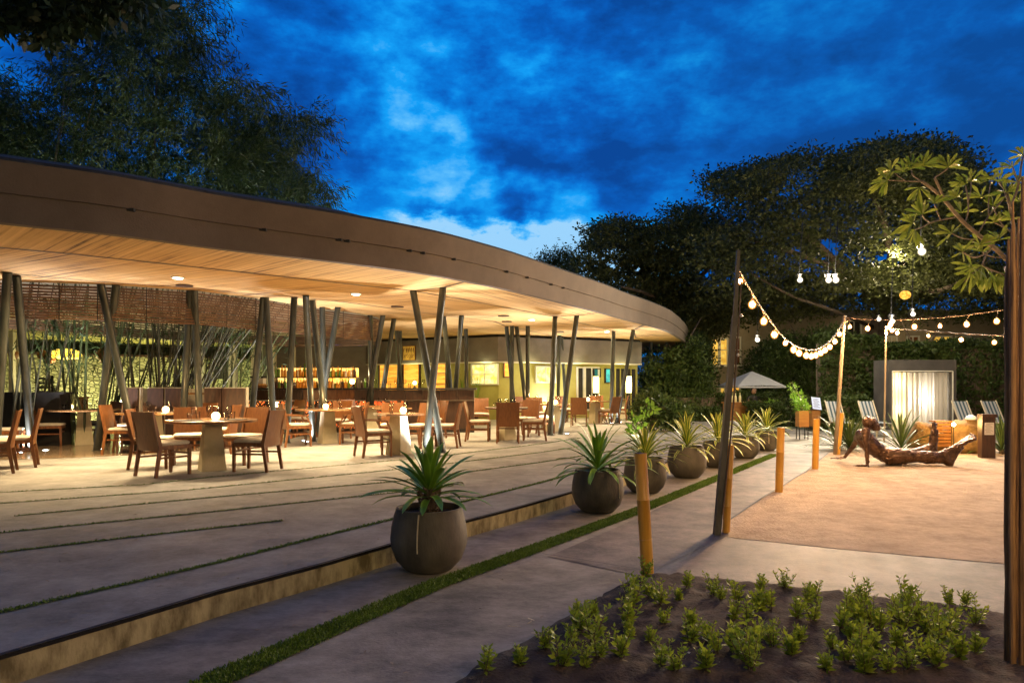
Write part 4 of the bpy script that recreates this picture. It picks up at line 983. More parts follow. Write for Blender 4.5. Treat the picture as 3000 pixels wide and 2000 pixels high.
# ================================================================== AGAVE PLANTERS
def agave_arrays(n, Lf, w, spread, base_z=0.0, rng=None, droop=1.0, emin=5, emax=86):
    V=[];Q=[];UV=[]; rng=rng or random
    for k in range(n):
        t=k/(n-1); el=R(emin+(emax-emin)*t**1.5)+rng.uniform(-.1,.1); az=k*2.39996+rng.uniform(-.25,.25)
        l=Lf*rng.uniform(.75,1.1)*(.82+.25*math.sin(PI*min(1,t+.2))); ww=w*rng.uniform(.8,1.15); S=7
        h=Vector((math.cos(az),math.sin(az),0)); side=Vector((-math.sin(az),math.cos(az),0)); p=Vector((0,0,base_z))+h*.03*(1-t)+Vector((0,0,.10*t)); e=el; tw=rng.uniform(-.3,.3)
        base=len(V)
        for s in range(S+1):
            u=s/S; wd=ww*(.55+.9*u*(1-u)*1.9)*(1 if u<.85 else (1-u)/.15*.9+.1)*(.5 if s==0 else 1)
            if s==S: wd=.002
            nrm=Vector((-h.x*math.sin(e),-h.y*math.sin(e),math.cos(e))); sd=(side*math.cos(tw*u)+nrm*math.sin(tw*u))
            for j,(o_,d_) in enumerate(((-.5,.16),(0,-.0),(.5,.16))):
                V.append(p+sd*(o_*wd)+nrm*(d_*wd)); UV.append((j/2,u))
            p=p+(h*math.cos(e)+Vector((0,0,math.sin(e))))*(l/S); e-=droop*(.055+.20*u)*(1.25-t*.85)
        for s in range(S):
            for j in range(2):
                a=base+s*3+j; Q.append((a,a+1,a+4,a+3))
    return [tuple(v) for v in V],np.array(Q),UV
def agave(name, m, n, Lf, w, parent=None, base_z=0, seed=1, droop=1.0, emin=5):
    r=random.Random(seed); V,Q,UV=agave_arrays(n,Lf,w,1,base_z,r,droop,emin)
    return npmesh(name,V,Q,m,parent,None,UV,smooth=True)
def planter(px, d, wpx, hleaf, lab, m, seed, n=34, trunk=False, lw=.05, yaw=0):
    p=gd(px,d,LOW+.002); t=thing('planter_pot',lab,'planter',p,yaw,'round stone pots along the terrace step')
    r=wpx/2/F*d
    prof=[(r*.42,0),(r*.62,.008),(r*.86,r*.28),(r*.985,r*.62),(r,r*.85),(r*.975,r*1.12),(r*.915,r*1.40),(r*.865,r*1.56),(r*.86,r*1.61),(r*.80,r*1.615),(r*.79,r*1.56),(r*.84,r*1.42)]
    MB().lathe(prof,40).build('bowl',M['pot'],t,smooth='auto')
    MB().lathe([(1e-4,r*1.44),(r*.83,r*1.43)],24).build('potting_soil',M['soil'],t)
    MB().tube([Vector((r*math.cos(-1.75)*k_,r*math.sin(-1.75)*k_,z_*r)) for k_,z_ in ((.99,.62),(1.005,.85),(.98,1.12),(.92,1.40),(.87,1.56))],.006,6).build('mould_seam',M['plaster'],t)
    zb=r*1.5
    if trunk:
        mb=MB(); mb.tube([(0,0,zb-.05),(0.01,0,zb+.08),(0.02,0,zb+.17)],[.06,.072,.05],12)
        rr=random.Random(5)
        for k in range(60):
            a=rr.uniform(0,2*PI); z=zb+rr.uniform(-.02,.17); q=Vector((math.cos(a)*.065,math.sin(a)*.065,z)); mb.tube([q,q+Vector((math.cos(a)*.03,math.sin(a)*.03,.03))],[.014,.003],5)
        mb.build('stump',M['bark'],t); zb+=.09
    pl=agave('agave_leaves',m,n,hleaf,lw,t,zb,seed,1.0 if not trunk else .72, 9 if trunk else 3)
    return t
planter(1257,5.25,224,.46,'nearest big round stone pot with a green agave on a stump',M['agave_green'],11,46,True,.056)
planter(1751,7.66,152,.60,'second pot from the camera with a full green-edged agave',M['agave_green'],21,44,False,.055,1)
planter(1890,9.03,124,.56,'third pot, right behind the second, partly hidden by the bamboo post',M['agave_var'],31,46,False,.052,2)
planter(2012,10.5,112,.58,'fourth pot in the row, yellow striped agave, clear of its neighbours',M['agave_var'],41,46,False,.05,3)
planter(2103,11.8,94,.60,'fifth pot in the row, half hidden behind the tall grey pole',M['agave_var'],51,46,False,.048,4)
planter(2183,13.3,80,.62,'sixth pot in the row with a wide yellow agave',M['agave_var'],61,46,False,.048,5)
planter(2246,14.9,70,.60,'farthest pot in the row, beside the bamboo post',M['agave_var'],71,46,False,.048,0)
def ground_agave(px,d,lab,s,seed,m='agave_dark',n=46,lw=.05):
    p=gd(px,d,LOW); t=thing('agave_plant',lab,'plant',p); agave('agave_leaves',M[m],n,s,lw,t,.02,seed,.7,12); 
    MB().lathe([(.05,0),(.06,.05),(.03,.1)],10).build('stem',M['bark'],t); return t
ground_agave(2490,14.6,'tall dark agave to the left of the bronze figure',1.05,5)
ground_agave(2455,14.9,'spreading low agave behind the farthest bamboo post',.75,6)
ground_agave(2640,14.4,'dark green agave behind the bronze figure chest',.95,7)
ground_agave(2935,14.0,'agave right of the menu stand, cut by the timber post',.85,8)
ground_agave(2960,15.2,'agave behind the timber post at the far right',.8,9)

# ================================================================== POSTS, POLES
def bpost(bx,by,tx,ty,w,lab):
    b=low(bx,by); d=b.y; tz=CZ+(HOR-ty)/F*d; t=Vector((Xp(tx,d),d,tz)); o=thing('bamboo_post',lab,'post',b,0,'short bamboo posts along the sand')
    pts=[b+(t-b)*k for k in (0,.3,.305,.31,.62,.625,.63,1.0)]; r=w/2/F*d
    MB().tube(pts,[r,r,r*1.07,r,r,r*1.06,r,r*.97],18,cap=False).build('culm',M['post'],o,off=b,smooth='auto')
    MB().lathe([(r*.97,0),(r*.72,0),(r*.72,-.06),(1e-4,-.06)],18,t).build('rim',M['darkwood'],o,off=b)
    return o
bpost(1898,1688,1876,1327,37,'bamboo post nearest the camera at the corner of the soil bed')
bpost(2127,1560,2139,1303,22,'bamboo post strapped beside the base of the tall grey pole')
bpost(2282,1443,2288,1252,22,'third bamboo post, half way along the sand edge')
bpost(2388,1375,2392,1226,18,'fourth bamboo post, at the left of the bronze figure')
bpost(2453,1332,2465,1209,15,'farthest bamboo post, at the foot of the pale pole')
b=low(2100,1566); d=b.y; t=Vector((Xp(2153,d),d,CZ+(HOR-925)/F*d)); t2=Vector((Xp(2163,d),d,CZ+(HOR-733)/F*d))
o=thing('light_pole','tall dark grey leaning pole carrying the left end of the string lights','pole',b)
MB().bar(b,t,.070,.06,.052,.045).bar(t-Vector((0,0,.01)),t2,.036,.036,.03,.03).build('pole',M['pole'],o,off=b)
MB().tube([b+Vector((.04,-.04,.2)),b.lerp(t,.5)+Vector((.045,-.035,0)),t+Vector((.035,-.02,0)),t2+Vector((.02,-.02,-.3))],.008,6).build('cable',M['cable'],o,off=b)
for k in (.82,1.0): MB().ball(b.lerp(t,k)+Vector((.05,-.03,0)),.016,8,6).build('hook',M['ceramic'],o,off=b)
b2=low(2455,1334)+Vector((0,.12,0)); d2=b2.y; tt=Vector((Xp(2474,d2),d2,CZ+(HOR-925)/F*d2))
o=thing('light_pole','pale slender pole where the two string lights meet','pole',b2)
MB().tube([b2,b2.lerp(tt,.5),tt],[.040,.036,.030],12).build('pole',M['palepole'],o,off=b2,smooth=True)
MB().tube([tt-Vector((.06,0,.12)),tt+Vector((.08,-.03,-.1)),tt+Vector((-.05,-.04,-.16))],.012,6).build('cable_tie',M['cable'],o,off=b2)

# ================================================================== STRING LIGHTS
PA=Vector((Xp(2163,6.47),6.47,0)); PB=Vector((tt.x,tt.y,0))
def ontheline(px, A_, B_):
    u=(px-1500)/F; den=(B_.x-A_.x)-u*(B_.y-A_.y); t=(u*A_.y-A_.x)/den; return A_.lerp(B_,t)
def bulbs(name,lab,pix,A_,B_,cable,grp=None,r=.030,extra=None):
    P=[]
    for px,py in pix:
        q=ontheline(px,A_,B_); P.append(Vector((q.x,q.y,CZ+(HOR-py)/F*q.y)))
    base=P[0]; t=thing(name,lab,'string lights',base)
    cb=[]
    for px,py in cable:
        q=ontheline(px,A_,B_); cb.append(Vector((q.x,q.y,CZ+(HOR-py)/F*q.y)))
    cs=smooth_poly(cb,2); MB().tube(cs,.007,6).build('cable',M['cable'],t,off=base)
    w2=[p+Vector((.01*math.sin(i*2.1),.02,.012*math.cos(i*2.1)+.008)) for i,p in enumerate(dens_pts(cs,.12))]
    MB().tube(w2,.004,5).build('cable',M['cable'],t,off=base)
    for i,p in enumerate(P):
        rr=r*(p.y/10)**.35*(.75 if (i==0 or i==4) and grp else 1)
        MB().ball(p,rr*.85,10,7,(1,1,1.15)).build('bulb',M['e_bulb'],t,off=base,smooth=True); MB().ball(p,rr*1.75,14,9,(1,1,1.1)).build('bulb_halo',M['bulbhalo'],t,off=base,smooth=True)  # bright core inside a larger painted halo shell
        near=min(cs,key=lambda c:(Vector((c.x,c.y,0))-Vector((p.x,p.y,0))).length)
        MB().lathe([(.014,rr),(.016,rr+.03),(.008,rr+.04)],8,p).tube([p+Vector((0,0,rr+.035)),Vector((near.x,near.y,max(near.z,p.z+rr+.05)))],.004,5).build('socket',M['cable'],t,off=base)
    return t
bulbs('string_light','sagging string of warm bulbs between the grey pole and the pale pole',
 [(2169,824),(2204,892),(2238,941),(2269,980),(2301,1005),(2325,1024),(2341,1034),(2362,1041),(2377,1043),(2390,1040),(2404,1034),(2417,1026),(2431,1016),(2446,1000),(2459,979)],
 PA,PB,[(2164,790),(2190,835),(2222,890),(2256,938),(2290,985),(2320,1008),(2350,1022),(2377,1026),(2400,1022),(2425,1006),(2445,985),(2462,958),(2474,938)],grp=1)
PC2=Vector((8.35,10.6,0))
bulbs('string_light','upper level string of warm bulbs running right from the pale pole',
 [(2490,957),(2542,962),(2609,950),(2679,957),(2754,955),(2832,950),(2920,941)],PB,PC2,[(2474,930),(2540,937),(2620,938),(2700,934),(2790,928),(2870,918),(2960,905)],grp=1)
# added string out of view, a warm front fill for posts and seedlings
t=thing('string_light','rest of the string of warm bulbs beyond the timber post at the right','string lights',Vector((8.35,10.6,2.2)),0)
ex=[Vector((8.35,10.6,2.42)),Vector((7.3,7.6,2.28)),Vector((6.2,5.0,2.30)),Vector((3.6,1.9,2.35)),Vector((1.3,-1.1,2.6))]
MB().tube(smooth_poly(ex,2),.007,6).build('cable',M['cable'],t,off=t.location)
for k in range(6):
    q=ex[0].lerp(ex[1],.5) if k==0 else (ex[1].lerp(ex[2],.3) if k==1 else (ex[3].lerp(ex[4],(k-3)*.36+.1) if k>2 else ex[2].lerp(ex[3],.35))); q=q-Vector((0,0,.13))
    MB().ball(q,.034,10,7,(1,1,1.15)).build('bulb',M['e_bulb'],t,off=t.location,smooth=True)
PD=Vector((9.3,17.0,0)); PE=Vector((9.9,12.6,0))
PD=Vector((Xp(2590,17),17,0)); PE=Vector((Xp(2990,13),13,0))
bulbs('string_light','lower farther string of warm bulbs over the curtained cabana',
 [(2597,976),(2604,960),(2613,968),(2629,975),(2720,984),(2816,995),(2913,1003)],PD,PE,[(2592,962),(2640,964),(2720,970),(2820,978),(2960,985)],grp=1,r=.028)
p=Vector((PD.x,PD.y,LOW)); o=thing('light_pole','thin far pole left of the cabana holding the lower string','pole',p)
MB().tube([p,Vector((p.x+.05,p.y,CZ+(HOR-955)/F*17))],.022,8).build('pole',M['palepole'],o,off=p)
# flood lamps
FL=[(2344,820,21,'white floodlight hanging left of the pair among the tree branches',1.0),(2428,820,20,'left lamp of the bright white pair in the tree',1.6),(2449,820,20,'right lamp of the bright white pair in the tree',1.6),(2701,737,17,'single white floodlight high in the tree at the right',2.6),(2614,941,19,'white lamp above the far bulbs',1.0),(2675,920,22,'small white lamp above the right string of bulbs',.5),(2219,995,26,'small white lamp behind the sagging string',.6),(2575,935,30,'tiny far white lamp',.2)]
for px,py,d,lab,s in FL:
    p=W(px,py,d); t=thing('flood_lamp',lab,'lamp',p,0,'white lamps in the trees')
    MB().ball(p,.0040*d*(.75+.25*s)*.5,12,8).build('lens',M['e_flood'],t,off=p,smooth=True)
    MB().ball(p,.0040*d*(.75+.25*s)*1.15,14,9).build('glass',M['floodhalo'],t,off=p,smooth=True)  # emissive shell, a painted halo round the lens
    MB().lathe([(.03,.0),(.05,.05),(.09,.16),(.02,.20)],12,p+Vector((0,.06,.02))).build('housing',M['metalthin'],t,off=p)
    MB().tube([p+Vector((0,.06,.2)),p+Vector((.1,.2,1.0)),p+Vector((.3,.5,1.9))],.012,5).build('cable',M['metalthin'],t,off=p)
    lamp('POINT', p+Vector((0,-.25,.1)), 110*s, (1,.86,.62), .06, name='flood_spill')
    if s>=.9: lamp('SPOT', p+Vector((0,-.14,-.02)), FLOODW*s, (1,.83,.60), .06, 150, .6, Vector((p.x*.35,2.5,0)), name='flood_beam')
p=W(2652,864,26); t=thing('paper_lantern','round yellow lantern glowing among the branches','lantern',p)
MB().ball(p,.17,14,10,(1.2,1,1)).build('lamp_shade',glowpat('lantern_glow',(.55,.25,.02),(1,.6,.1),1.2,scale=9),t,off=p,smooth=True)

# ================================================================== TIMBER POST + FRANGIPANI
tb=gd(2972,3.45,LOW); tp=thing('timber_post','thick split weathered timber post at the right edge with a jagged top','post',tb)
rr=random.Random(3)
for (px0,px1,dd,top,lean) in [(2943,2962,3.42,700,-12),(2958,2976,3.36,590,-2),(2972,2992,3.46,640,0),(2986,3008,3.34,520,2),(3004,3030,3.44,470,4),(3026,3060,3.40,560,6),(2950,2990,3.55,720,0)]:
    mb=MB(); n=10; w=(px1-px0)/F*dd; pts=[]
    zt=CZ+(HOR-top)/F*dd
    for k in range(n+1):
        z=LOW+(zt-LOW)*k/n; cx=Xp((px0+px1)/2+lean*k/n*0+rr.uniform(-1.2,1.2),dd); pts.append(Vector((cx,dd+rr.uniform(-.004,.004),z)))
    rs=[w/2*rr.uniform(.92,1.08) for _ in pts]; rs[-1]*=.25; rs[-2]*=.8
    mb.tube(pts,rs,9); mb.build('plank',M['timber'],tp,off=tb,smooth='auto')
# frangipani tree (q: coords of the zoom used to survey it)
def q6(x,y,d=7.0): return W(2450+x*.3188,400+y*.3188,d)
fb_=gd(3070,7.0,LOW); fr_=thing('frangipani_tree','frangipani tree with thick bare branches and clusters of long leaves, leaning in from the right','tree',fb_)
trunk=[fb_,W(3060,1250,7.0),W(3020,1000,7.05),q6(1620,1180)]
MB().tube(trunk,[.13,.12,.10,.075],12).build('trunk',M['frangbark'],fr_,off=fb_,smooth=True)
BR=[([(1620,1180),(1440,1010),(1300,900),(1180,800),(1090,700),(1000,590),(900,490),(790,415)],.055,.022,0),
 ([(1000,590),(960,500),(905,380)],.03,.018,-.1),([(905,375),(960,345),(1030,290)],.016,.010,-.15),([(790,415),(700,360),(690,300)],.018,.010,.1),([(790,415),(640,410),(540,405),(470,400)],.018,.009,.1),([(640,410),(545,350),(520,300)],.012,.008,.1),
 ([(1090,745),(960,765),(860,790),(790,835),(720,855)],.018,.009,-.2),([(860,790),(800,745),(790,720)],.012,.008,-.3),([(960,765),(930,700),(900,620)],.012,.008,-.3),
 ([(1180,800),(1215,700),(1215,600),(1190,450)],.018,.010,.15),([(1215,600),(1240,480),(1240,420)],.012,.008,.2),([(1300,900),(1400,720),(1520,600),(1560,520)],.018,.010,.2),([(1400,720),(1400,560),(1420,410)],.014,.009,.3),
 ([(1300,945),(1200,945),(1130,925),(1060,890)],.014,.009,-.2),([(1440,1010),(1380,1080),(1250,1120),(1160,1060)],.02,.010,-.2),([(1380,1080),(1340,1180)],.016,.010,-.2),([(1560,1270),(1430,1230),(1340,1190)],.02,.012,-.1),([(1430,1230),(1420,1280)],.012,.009,0),([(1550,1120),(1400,1100),(1340,1060)],.016,.010,.1),
 ([(1620,1180),(1640,900),(1600,650),(1560,500),(1500,420)],.05,.016,.3),([(1600,650),(1680,450),(1700,250),(1720,180)],.03,.012,.2),([(1680,450),(1640,330),(1620,280)],.014,.009,.1),([(1640,900),(1540,830),(1450,790)],.02,.01,.1),([(1540,830),(1480,740),(1440,640)],.014,.009,.2)]
mb=MB()
for pts,r0,r1,dz in BR:
    P=smooth_poly([q6(x,y,7.0+dz*(i/(len(pts)-1))) for i,(x,y) in enumerate(pts)],1); n=len(P)
    mb.tube(P,[(r0*.6+(r1-r0*.6)*i/(n-1))*.72 for i in range(n)],8)
mb.build('branches',M['frangbark'],fr_,off=fb_,smooth=True)
cl_=[(470,405,.1,-1,-.1),(500,310,.1,-.8,.6),(690,290,.1,0,1),(800,270,0,.2,1),(620,330,.05,-.4,.8),(1030,285,-.15,.1,1),(720,855,-.2,-.5,-.8),(790,715,-.3,0,1),(700,800,-.25,-.6,.3),(900,620,-.3,.1,1),(1190,440,.15,-.2,1),(1240,415,.2,.2,1),(1420,405,.3,0,1),(1500,420,.3,.3,1),(1160,1060,-.2,-.6,.3),(1340,1185,-.2,-.3,-.9),(1250,1200,-.25,-.8,-.2),(1420,1280,0,0,-1),(1060,890,-.2,-.5,.3),(1560,520,.2,.1,1),(1340,1060,.1,-.2,.9),(1450,790,.1,-.2,1),(1440,640,.2,0,1),(1720,180,.2,-.2,1),(1620,280,.1,-.4,.8),(1240,1260,-.1,-.4,-1),(1320,1000,0,-.2,.9),(1500,1250,0,.1,-1),(1110,560,.1,-.4,.7),(1330,560,.2,0,.9),(760,470,0,-.3,-.8),(1590,760,.1,0,.8),(1680,600,.2,0,.8),(1150,700,.1,.1,.7),(1490,950,.1,-.3,.5),(1660,420,.1,0,1)]
V=[];Q=[];rr=random.Random(12)
for x,y,dz,ax,az in cl_:
    c=q6(x,y,7.0+dz); ax_=Vector((ax,rr.uniform(-.3,.1),az)).normalized()
    for k in range(rr.randint(10,15)):
        a=rr.uniform(0,2*PI); o_=ax_.orthogonal().normalized(); o2=ax_.cross(o_); cone=rr.uniform(.35,1.5)
        dv=(ax_*math.cos(cone)+(o_*math.cos(a)+o2*math.sin(a))*math.sin(cone)).normalized(); l=rr.uniform(.12,.21); w=l*.18
        sd=dv.cross(Vector((rr.uniform(-.4,.4),-1,rr.uniform(-.4,.4)))).normalized(); nn=sd.cross(dv); b0=len(V)
        for s,ws in ((0,.12),(.3,.5),(.62,1.0),(.85,.8),(1,.03)):
            pc_=c+dv*(l*s)-Vector((0,0,.10*l*s*s*2)); V+= [tuple(pc_-sd*w*ws/2+nn*.006*ws), tuple(pc_+sd*w*ws/2+nn*.006*ws)]
        for s in range(4): Q.append((b0+2*s,b0+2*s+1,b0+2*s+3,b0+2*s+2))
npmesh('crown',V,np.array(Q),M['leaf_frang'],fr_,off=fb_,smooth=True)

# ================================================================== FIGURES (voxel-merged bodies)
def body(name, caps, m, parent, off, vox=.012, smooth_it=3, extra=None, rough=0):
    mb=MB()
    for a,b,ra,rb in caps:
        a=Vector(a); b=Vector(b); mb.ball(a,ra,14,10); mb.ball(b,rb,14,10)
        if (b-a).length>1e-3: mb.tube([a,b],[ra,rb],14)
    if extra: extra(mb)
    o=mb.build(name,m,None,off=off)
    md=o.modifiers.new('r','REMESH'); md.mode='VOXEL'; md.voxel_size=vox
    sm=o.modifiers.new('s','SMOOTH'); sm.iterations=smooth_it; sm.factor=.5
    dg=bpy.context.evaluated_depsgraph_get(); me=bpy.data.meshes.new_from_object(o.evaluated_get(dg)); o.modifiers.clear(); o.data=me; me.name=name
    me.polygons.foreach_set('use_smooth',[True]*len(me.polygons)); 
    if not me.materials: me.materials.append(m)
    if rough:
        me.update(); nn_=[v.normal.copy() for v in me.vertices]
        for v,n_ in zip(me.vertices,nn_):
            c=v.co; f_=rough*(abs(mnoise.noise(Vector((c.x*9,c.y*9,c.z*14)))) *1.6 -.5 + .45*mnoise.noise(c*28)); v.co=c+n_*f_
    o.parent=parent; return o
def r7(x,y,d): return W(2400+x*.2466,1020+y*.2466,d)
st0=gd(2640,12.0,LOW); st=thing('bronze_statue','dark bronze figure reclining on the sand, leaning back on straight arms, big feet raised','statue',st0)
caps=[]; LIMB=1.0
def limb(*pr):
    for (a,ra),(b,rb) in zip(pr[:-1],pr[1:]): caps.append((a,b,ra*LIMB,rb*LIMB))
g=12.05
limb((r7(850,1278,g),.142),(r7(760,1255,g),.135),(r7(660,1190,g),.138),(r7(570,1110,g),.155),(r7(535,1060,g),.14))   # torso
limb((r7(540,1050,11.92),.085),(r7(500,1030,12.1),.11),(r7(470,1065,12.28),.085))                                     # shoulders
limb((r7(535,1010,g),.062),(r7(575,950,g),.055))                                                                  # neck
limb((r7(575,875,g),.098),(r7(625,885,g),.088)); limb((r7(640,905,g),.07),(r7(690,925,g),.045)); limb((r7(655,950,g),.05),(r7(705,962,g),.03)) # skull, face, jaw
limb((r7(690,895,g),.022),(r7(728,925,g),.014)); limb((r7(640,850,g),.05),(r7(690,880,g),.03)); limb((r7(712,948,g),.016),(r7(722,952,g),.012))
limb((r7(600,900,11.95),.02),(r7(607,930,11.95),.014)) # ear
limb((r7(552,990,11.86),.075),(r7(550,1070,11.82),.052),(r7(565,1175,11.8),.044),(r7(568,1215,11.8),.045),(r7(572,1375,11.8),.030))
limb((r7(572,1385,11.8),.03),(r7(540,1393,11.78),.026))
for k,(dy,dd,ln) in enumerate([(0,0,400),(6,-.05,420),(-3,.04,410),(-7,.08,440)]):
    limb((r7(545,1393+dy,11.78+dd),.014),(r7((545+ln)/2,1388+dy,11.78+dd),.013),(r7(ln,1393+dy,11.78+dd),.009))
limb((r7(575,1390,11.75),.014),(r7(590,1405,11.68),.011))
limb((r7(455,1085,12.3),.07),(r7(425,1130,12.36),.05),(r7(385,1190,12.4),.042),(r7(300,1290,12.45),.028)); limb((r7(300,1290,12.45),.028),(r7(255,1303,12.45),.026))
for dy,dd,ln in [(0,0,110),(5,-.05,135),(-3,.05,130),(-5,.1,160)]:
    limb((r7(260,1303+dy,12.45+dd),.014),(r7((260+ln)/2,1300+dy,12.45+dd),.012),(r7(ln,1302+dy,12.45+dd),.009))
limb((r7(290,1300,12.4),.014),(r7(215,1318,12.33),.010))
# near leg
LIMB=1.2
limb((r7(840,1280,11.95),.128),(r7(1000,1282,11.93),.112),(r7(1140,1285,11.9),.088),(r7(1180,1285,11.9),.085),(r7(1300,1295,11.9),.098),(r7(1400,1300,11.9),.085),(r7(1480,1300,11.9),.088))
limb((r7(1480,1300,11.9),.09),(r7(1545,1350,11.9),.07)); limb((r7(1540,1345,11.9),.068),(r7(1580,1260,11.9),.075),(r7(1660,1170,11.9),.062)); limb((r7(1480,1270,11.9),.08),(r7(1600,1200,11.9),.06),(r7(1690,1130,11.9),.045))
for k,(x,y,dd,r_) in enumerate([(1845,1080,-.09,.026),(1848,1058,-.04,.02),(1840,1040,0,.019),(1825,1025,.045,.018),(1800,1015,.085,.017)]):
    limb((r7(1670,1165-k*8,11.9+dd),.036),(r7(1760,1110-k*12,11.9+dd),.026),(r7(x,y,11.9+dd),r_))
# far leg
limb((r7(850,1268,12.2),.12),(r7(1000,1262,12.25),.10),(r7(1140,1245,12.3),.078),(r7(1240,1225,12.32),.078),(r7(1300,1190,12.33),.072))
limb((r7(1260,1210,12.33),.07),(r7(1345,1230,12.35),.07)); limb((r7(1340,1210,12.35),.066),(r7(1355,1100,12.36),.062),(r7(1370,1000,12.37),.056))
for k,(x,dd) in enumerate([(1350,-.08),(1362,-.03),(1374,.01),(1386,.05),(1396,.09)]):
    limb((r7(1362,1010,12.37+dd),.032),(r7(1366+k*3,940,12.37+dd),.024),(r7(x,880+k*6,12.37+dd),.018))
LIMB=1.0
# ribs, muscles, drapery ridges
for k in range(6):
    a=r7(600+k*22,1075+k*26,11.93); limb((a,.03),(a+Vector((-.06,.06,-.07)),.02))
rr=random.Random(8)
for k in range(26):
    x=rr.uniform(820,1400); y=rr.uniform(1215,1330); a=r7(x,y,11.835+abs(y-1280)/1100); b=r7(x+rr.uniform(40,110),y+rr.uniform(-28,28),11.84+abs(y-1280)/1100); limb((a,.016),(b,.009))
for k in range(8):
    x=rr.uniform(1490,1640); y=1330-(x-1490)*.9; a=r7(x,y,11.84); limb((a,.014),(r7(x+60,y-60,11.85),.008))
def zclamp(mb):
    for v in mb.v:
        if v.z<LOW+.012: v.z=LOW+.012+(v.z-LOW-.012)*.05
body('figure',caps,M['bronze'],st,st0,.0115,2,zclamp,.011)
# person under the umbrella
pp0=gd(2208,27.5,ground_z(27.5)); pr=thing('person','person in dark clothes standing under the white umbrella, seen small behind the planters','person',pp0)
def pr_(x,y,z): return pp0+Vector((x,y,z))
caps=[]
limb((pr_(0,0,1.58),.10),(pr_(.01,-.01,1.64),.095)); limb((pr_(0,0,1.42),.05),(pr_(0,0,1.52),.05))
limb((pr_(.03,-.10,1.56),.02),(pr_(.03,-.115,1.555),.018))
body('body',caps+[(pr_(-.30,-.12,.98),pr_(-.30,-.2,.93),.04,.025),(pr_(.30,-.12,.98),pr_(.30,-.2,.93),.04,.025),(pr_(-.1,0,.05),pr_(-.1,-.1,.03),.045,.035),(pr_(.1,0,.05),pr_(.1,-.1,.03),.045,.035),(pr_(0,0,1.42),pr_(0,0,1.0),.07,.08),(pr_(0,0,1.0),pr_(-.1,0,.05),.07,.045),(pr_(0,0,1.0),pr_(.1,0,.05),.07,.045),(pr_(-.18,0,1.36),pr_(-.30,-.12,.98),.04,.035),(pr_(.18,0,1.36),pr_(.30,-.12,.98),.04,.035),(pr_(-.18,0,1.36),pr_(.18,0,1.36),.05,.05)],M['skin'],pr,pp0,.014)
caps=[]
limb((pr_(-.17,0,1.36),.07),(pr_(.17,0,1.36),.07)); limb((pr_(0,0,1.32),.16),(pr_(0,0,1.05),.14),(pr_(0,0,.92),.155))
for s in (-1,1):
    limb((pr_(s*.18,0,1.36),.062),(pr_(s*.26,-.02,1.12),.05),(pr_(s*.295,-.11,1.0),.045)); limb((pr_(s*.09,0,.92),.095),(pr_(s*.1,0,.5),.07),(pr_(s*.1,0,.09),.055))
body('clothing',caps,M['cloth_dark'],pr,pp0,.016)
caps=[]; limb((pr_(0,.03,1.63),.108),(pr_(0,.04,1.56),.10)); body('hair',caps,M['blackwood'],pr,pp0,.014)

# ================================================================== GARDEN THINGS
# umbrella
d=30; gz=ground_z(d); p=gd(2201,d,gz); um=thing('parasol','big square white parasol behind the planters','umbrella',p)
ze=CZ+(HOR-1131)/F*d; za=CZ+(HOR-1087)/F*d; h=1.12
mb=MB(); cs_=[p+Vector((x,y,ze-gz)) for x,y in ((-h*1.0,-.9),(h*1.0,-.9),(h*1.0,1.0),(-h*1.0,1.0))]; ap=p+Vector((0.02,0,za-gz))
rot=Matrix.Rotation(.18,3,'Z'); cs_=[p+rot@(c-p) for c in cs_]
for i in range(4):
    a,b=cs_[i],cs_[(i+1)%4]; m1=(a+b)/2-Vector((0,0,-.04)); q1=a.lerp(ap,.5)+Vector((0,0,.03)); q2=b.lerp(ap,.5)+Vector((0,0,.03))
    mb.add([a,m1,b,q2,ap,q1],[(0,1,5),(1,2,3),(1,3,5),(5,3,4)]); mb.add([a,b,b-Vector((0,0,.07)),a-Vector((0,0,.07))],[(0,3,2,1)])
mb.build('canopy',M['fabricwhite'],um,off=p,smooth=False)
MB().tube([p,ap+Vector((0,0,.08))],.028,10).build('pole',M['darkwood'],um,off=p)
MB().lathe([(.28,0),(.28,.05),(.05,.07)],16,p).build('base',M['metalthin'],um,off=p)
mb=MB()
for c in cs_: mb.tube([p+Vector((0,0,za-gz-.1)),c.lerp(p+Vector((0,0,ze-gz)),.03)],.012,5)
mb.build('ribs',M['darkwood'],um,off=p)
# drinks counter beneath
d=26.5; gz=ground_z(d); p=gd(2180,d,gz); t=thing('garden_bar','orange-brown wooden counter below the parasol','counter',p)
MB().box((p.x,d,CZ+(HOR-1179)/F*d),(Xp(2246,d)-Xp(2125,d),.6,.05)).build('countertop',M['orangewood'],t,off=p)
z1=CZ+(HOR-1181)/F*d; MB().box((p.x,d,(z1+gz)/2),(Xp(2242,d)-Xp(2130,d),.5,z1-gz)).build('body',M['orangewood'],t,off=p)
for i,px in enumerate((2142,2148,2155,2168)): bottle('b_clear',gd(px,d,z1+.045),'pale bottle on the counter below the parasol','bottles on the garden counter',1.3)
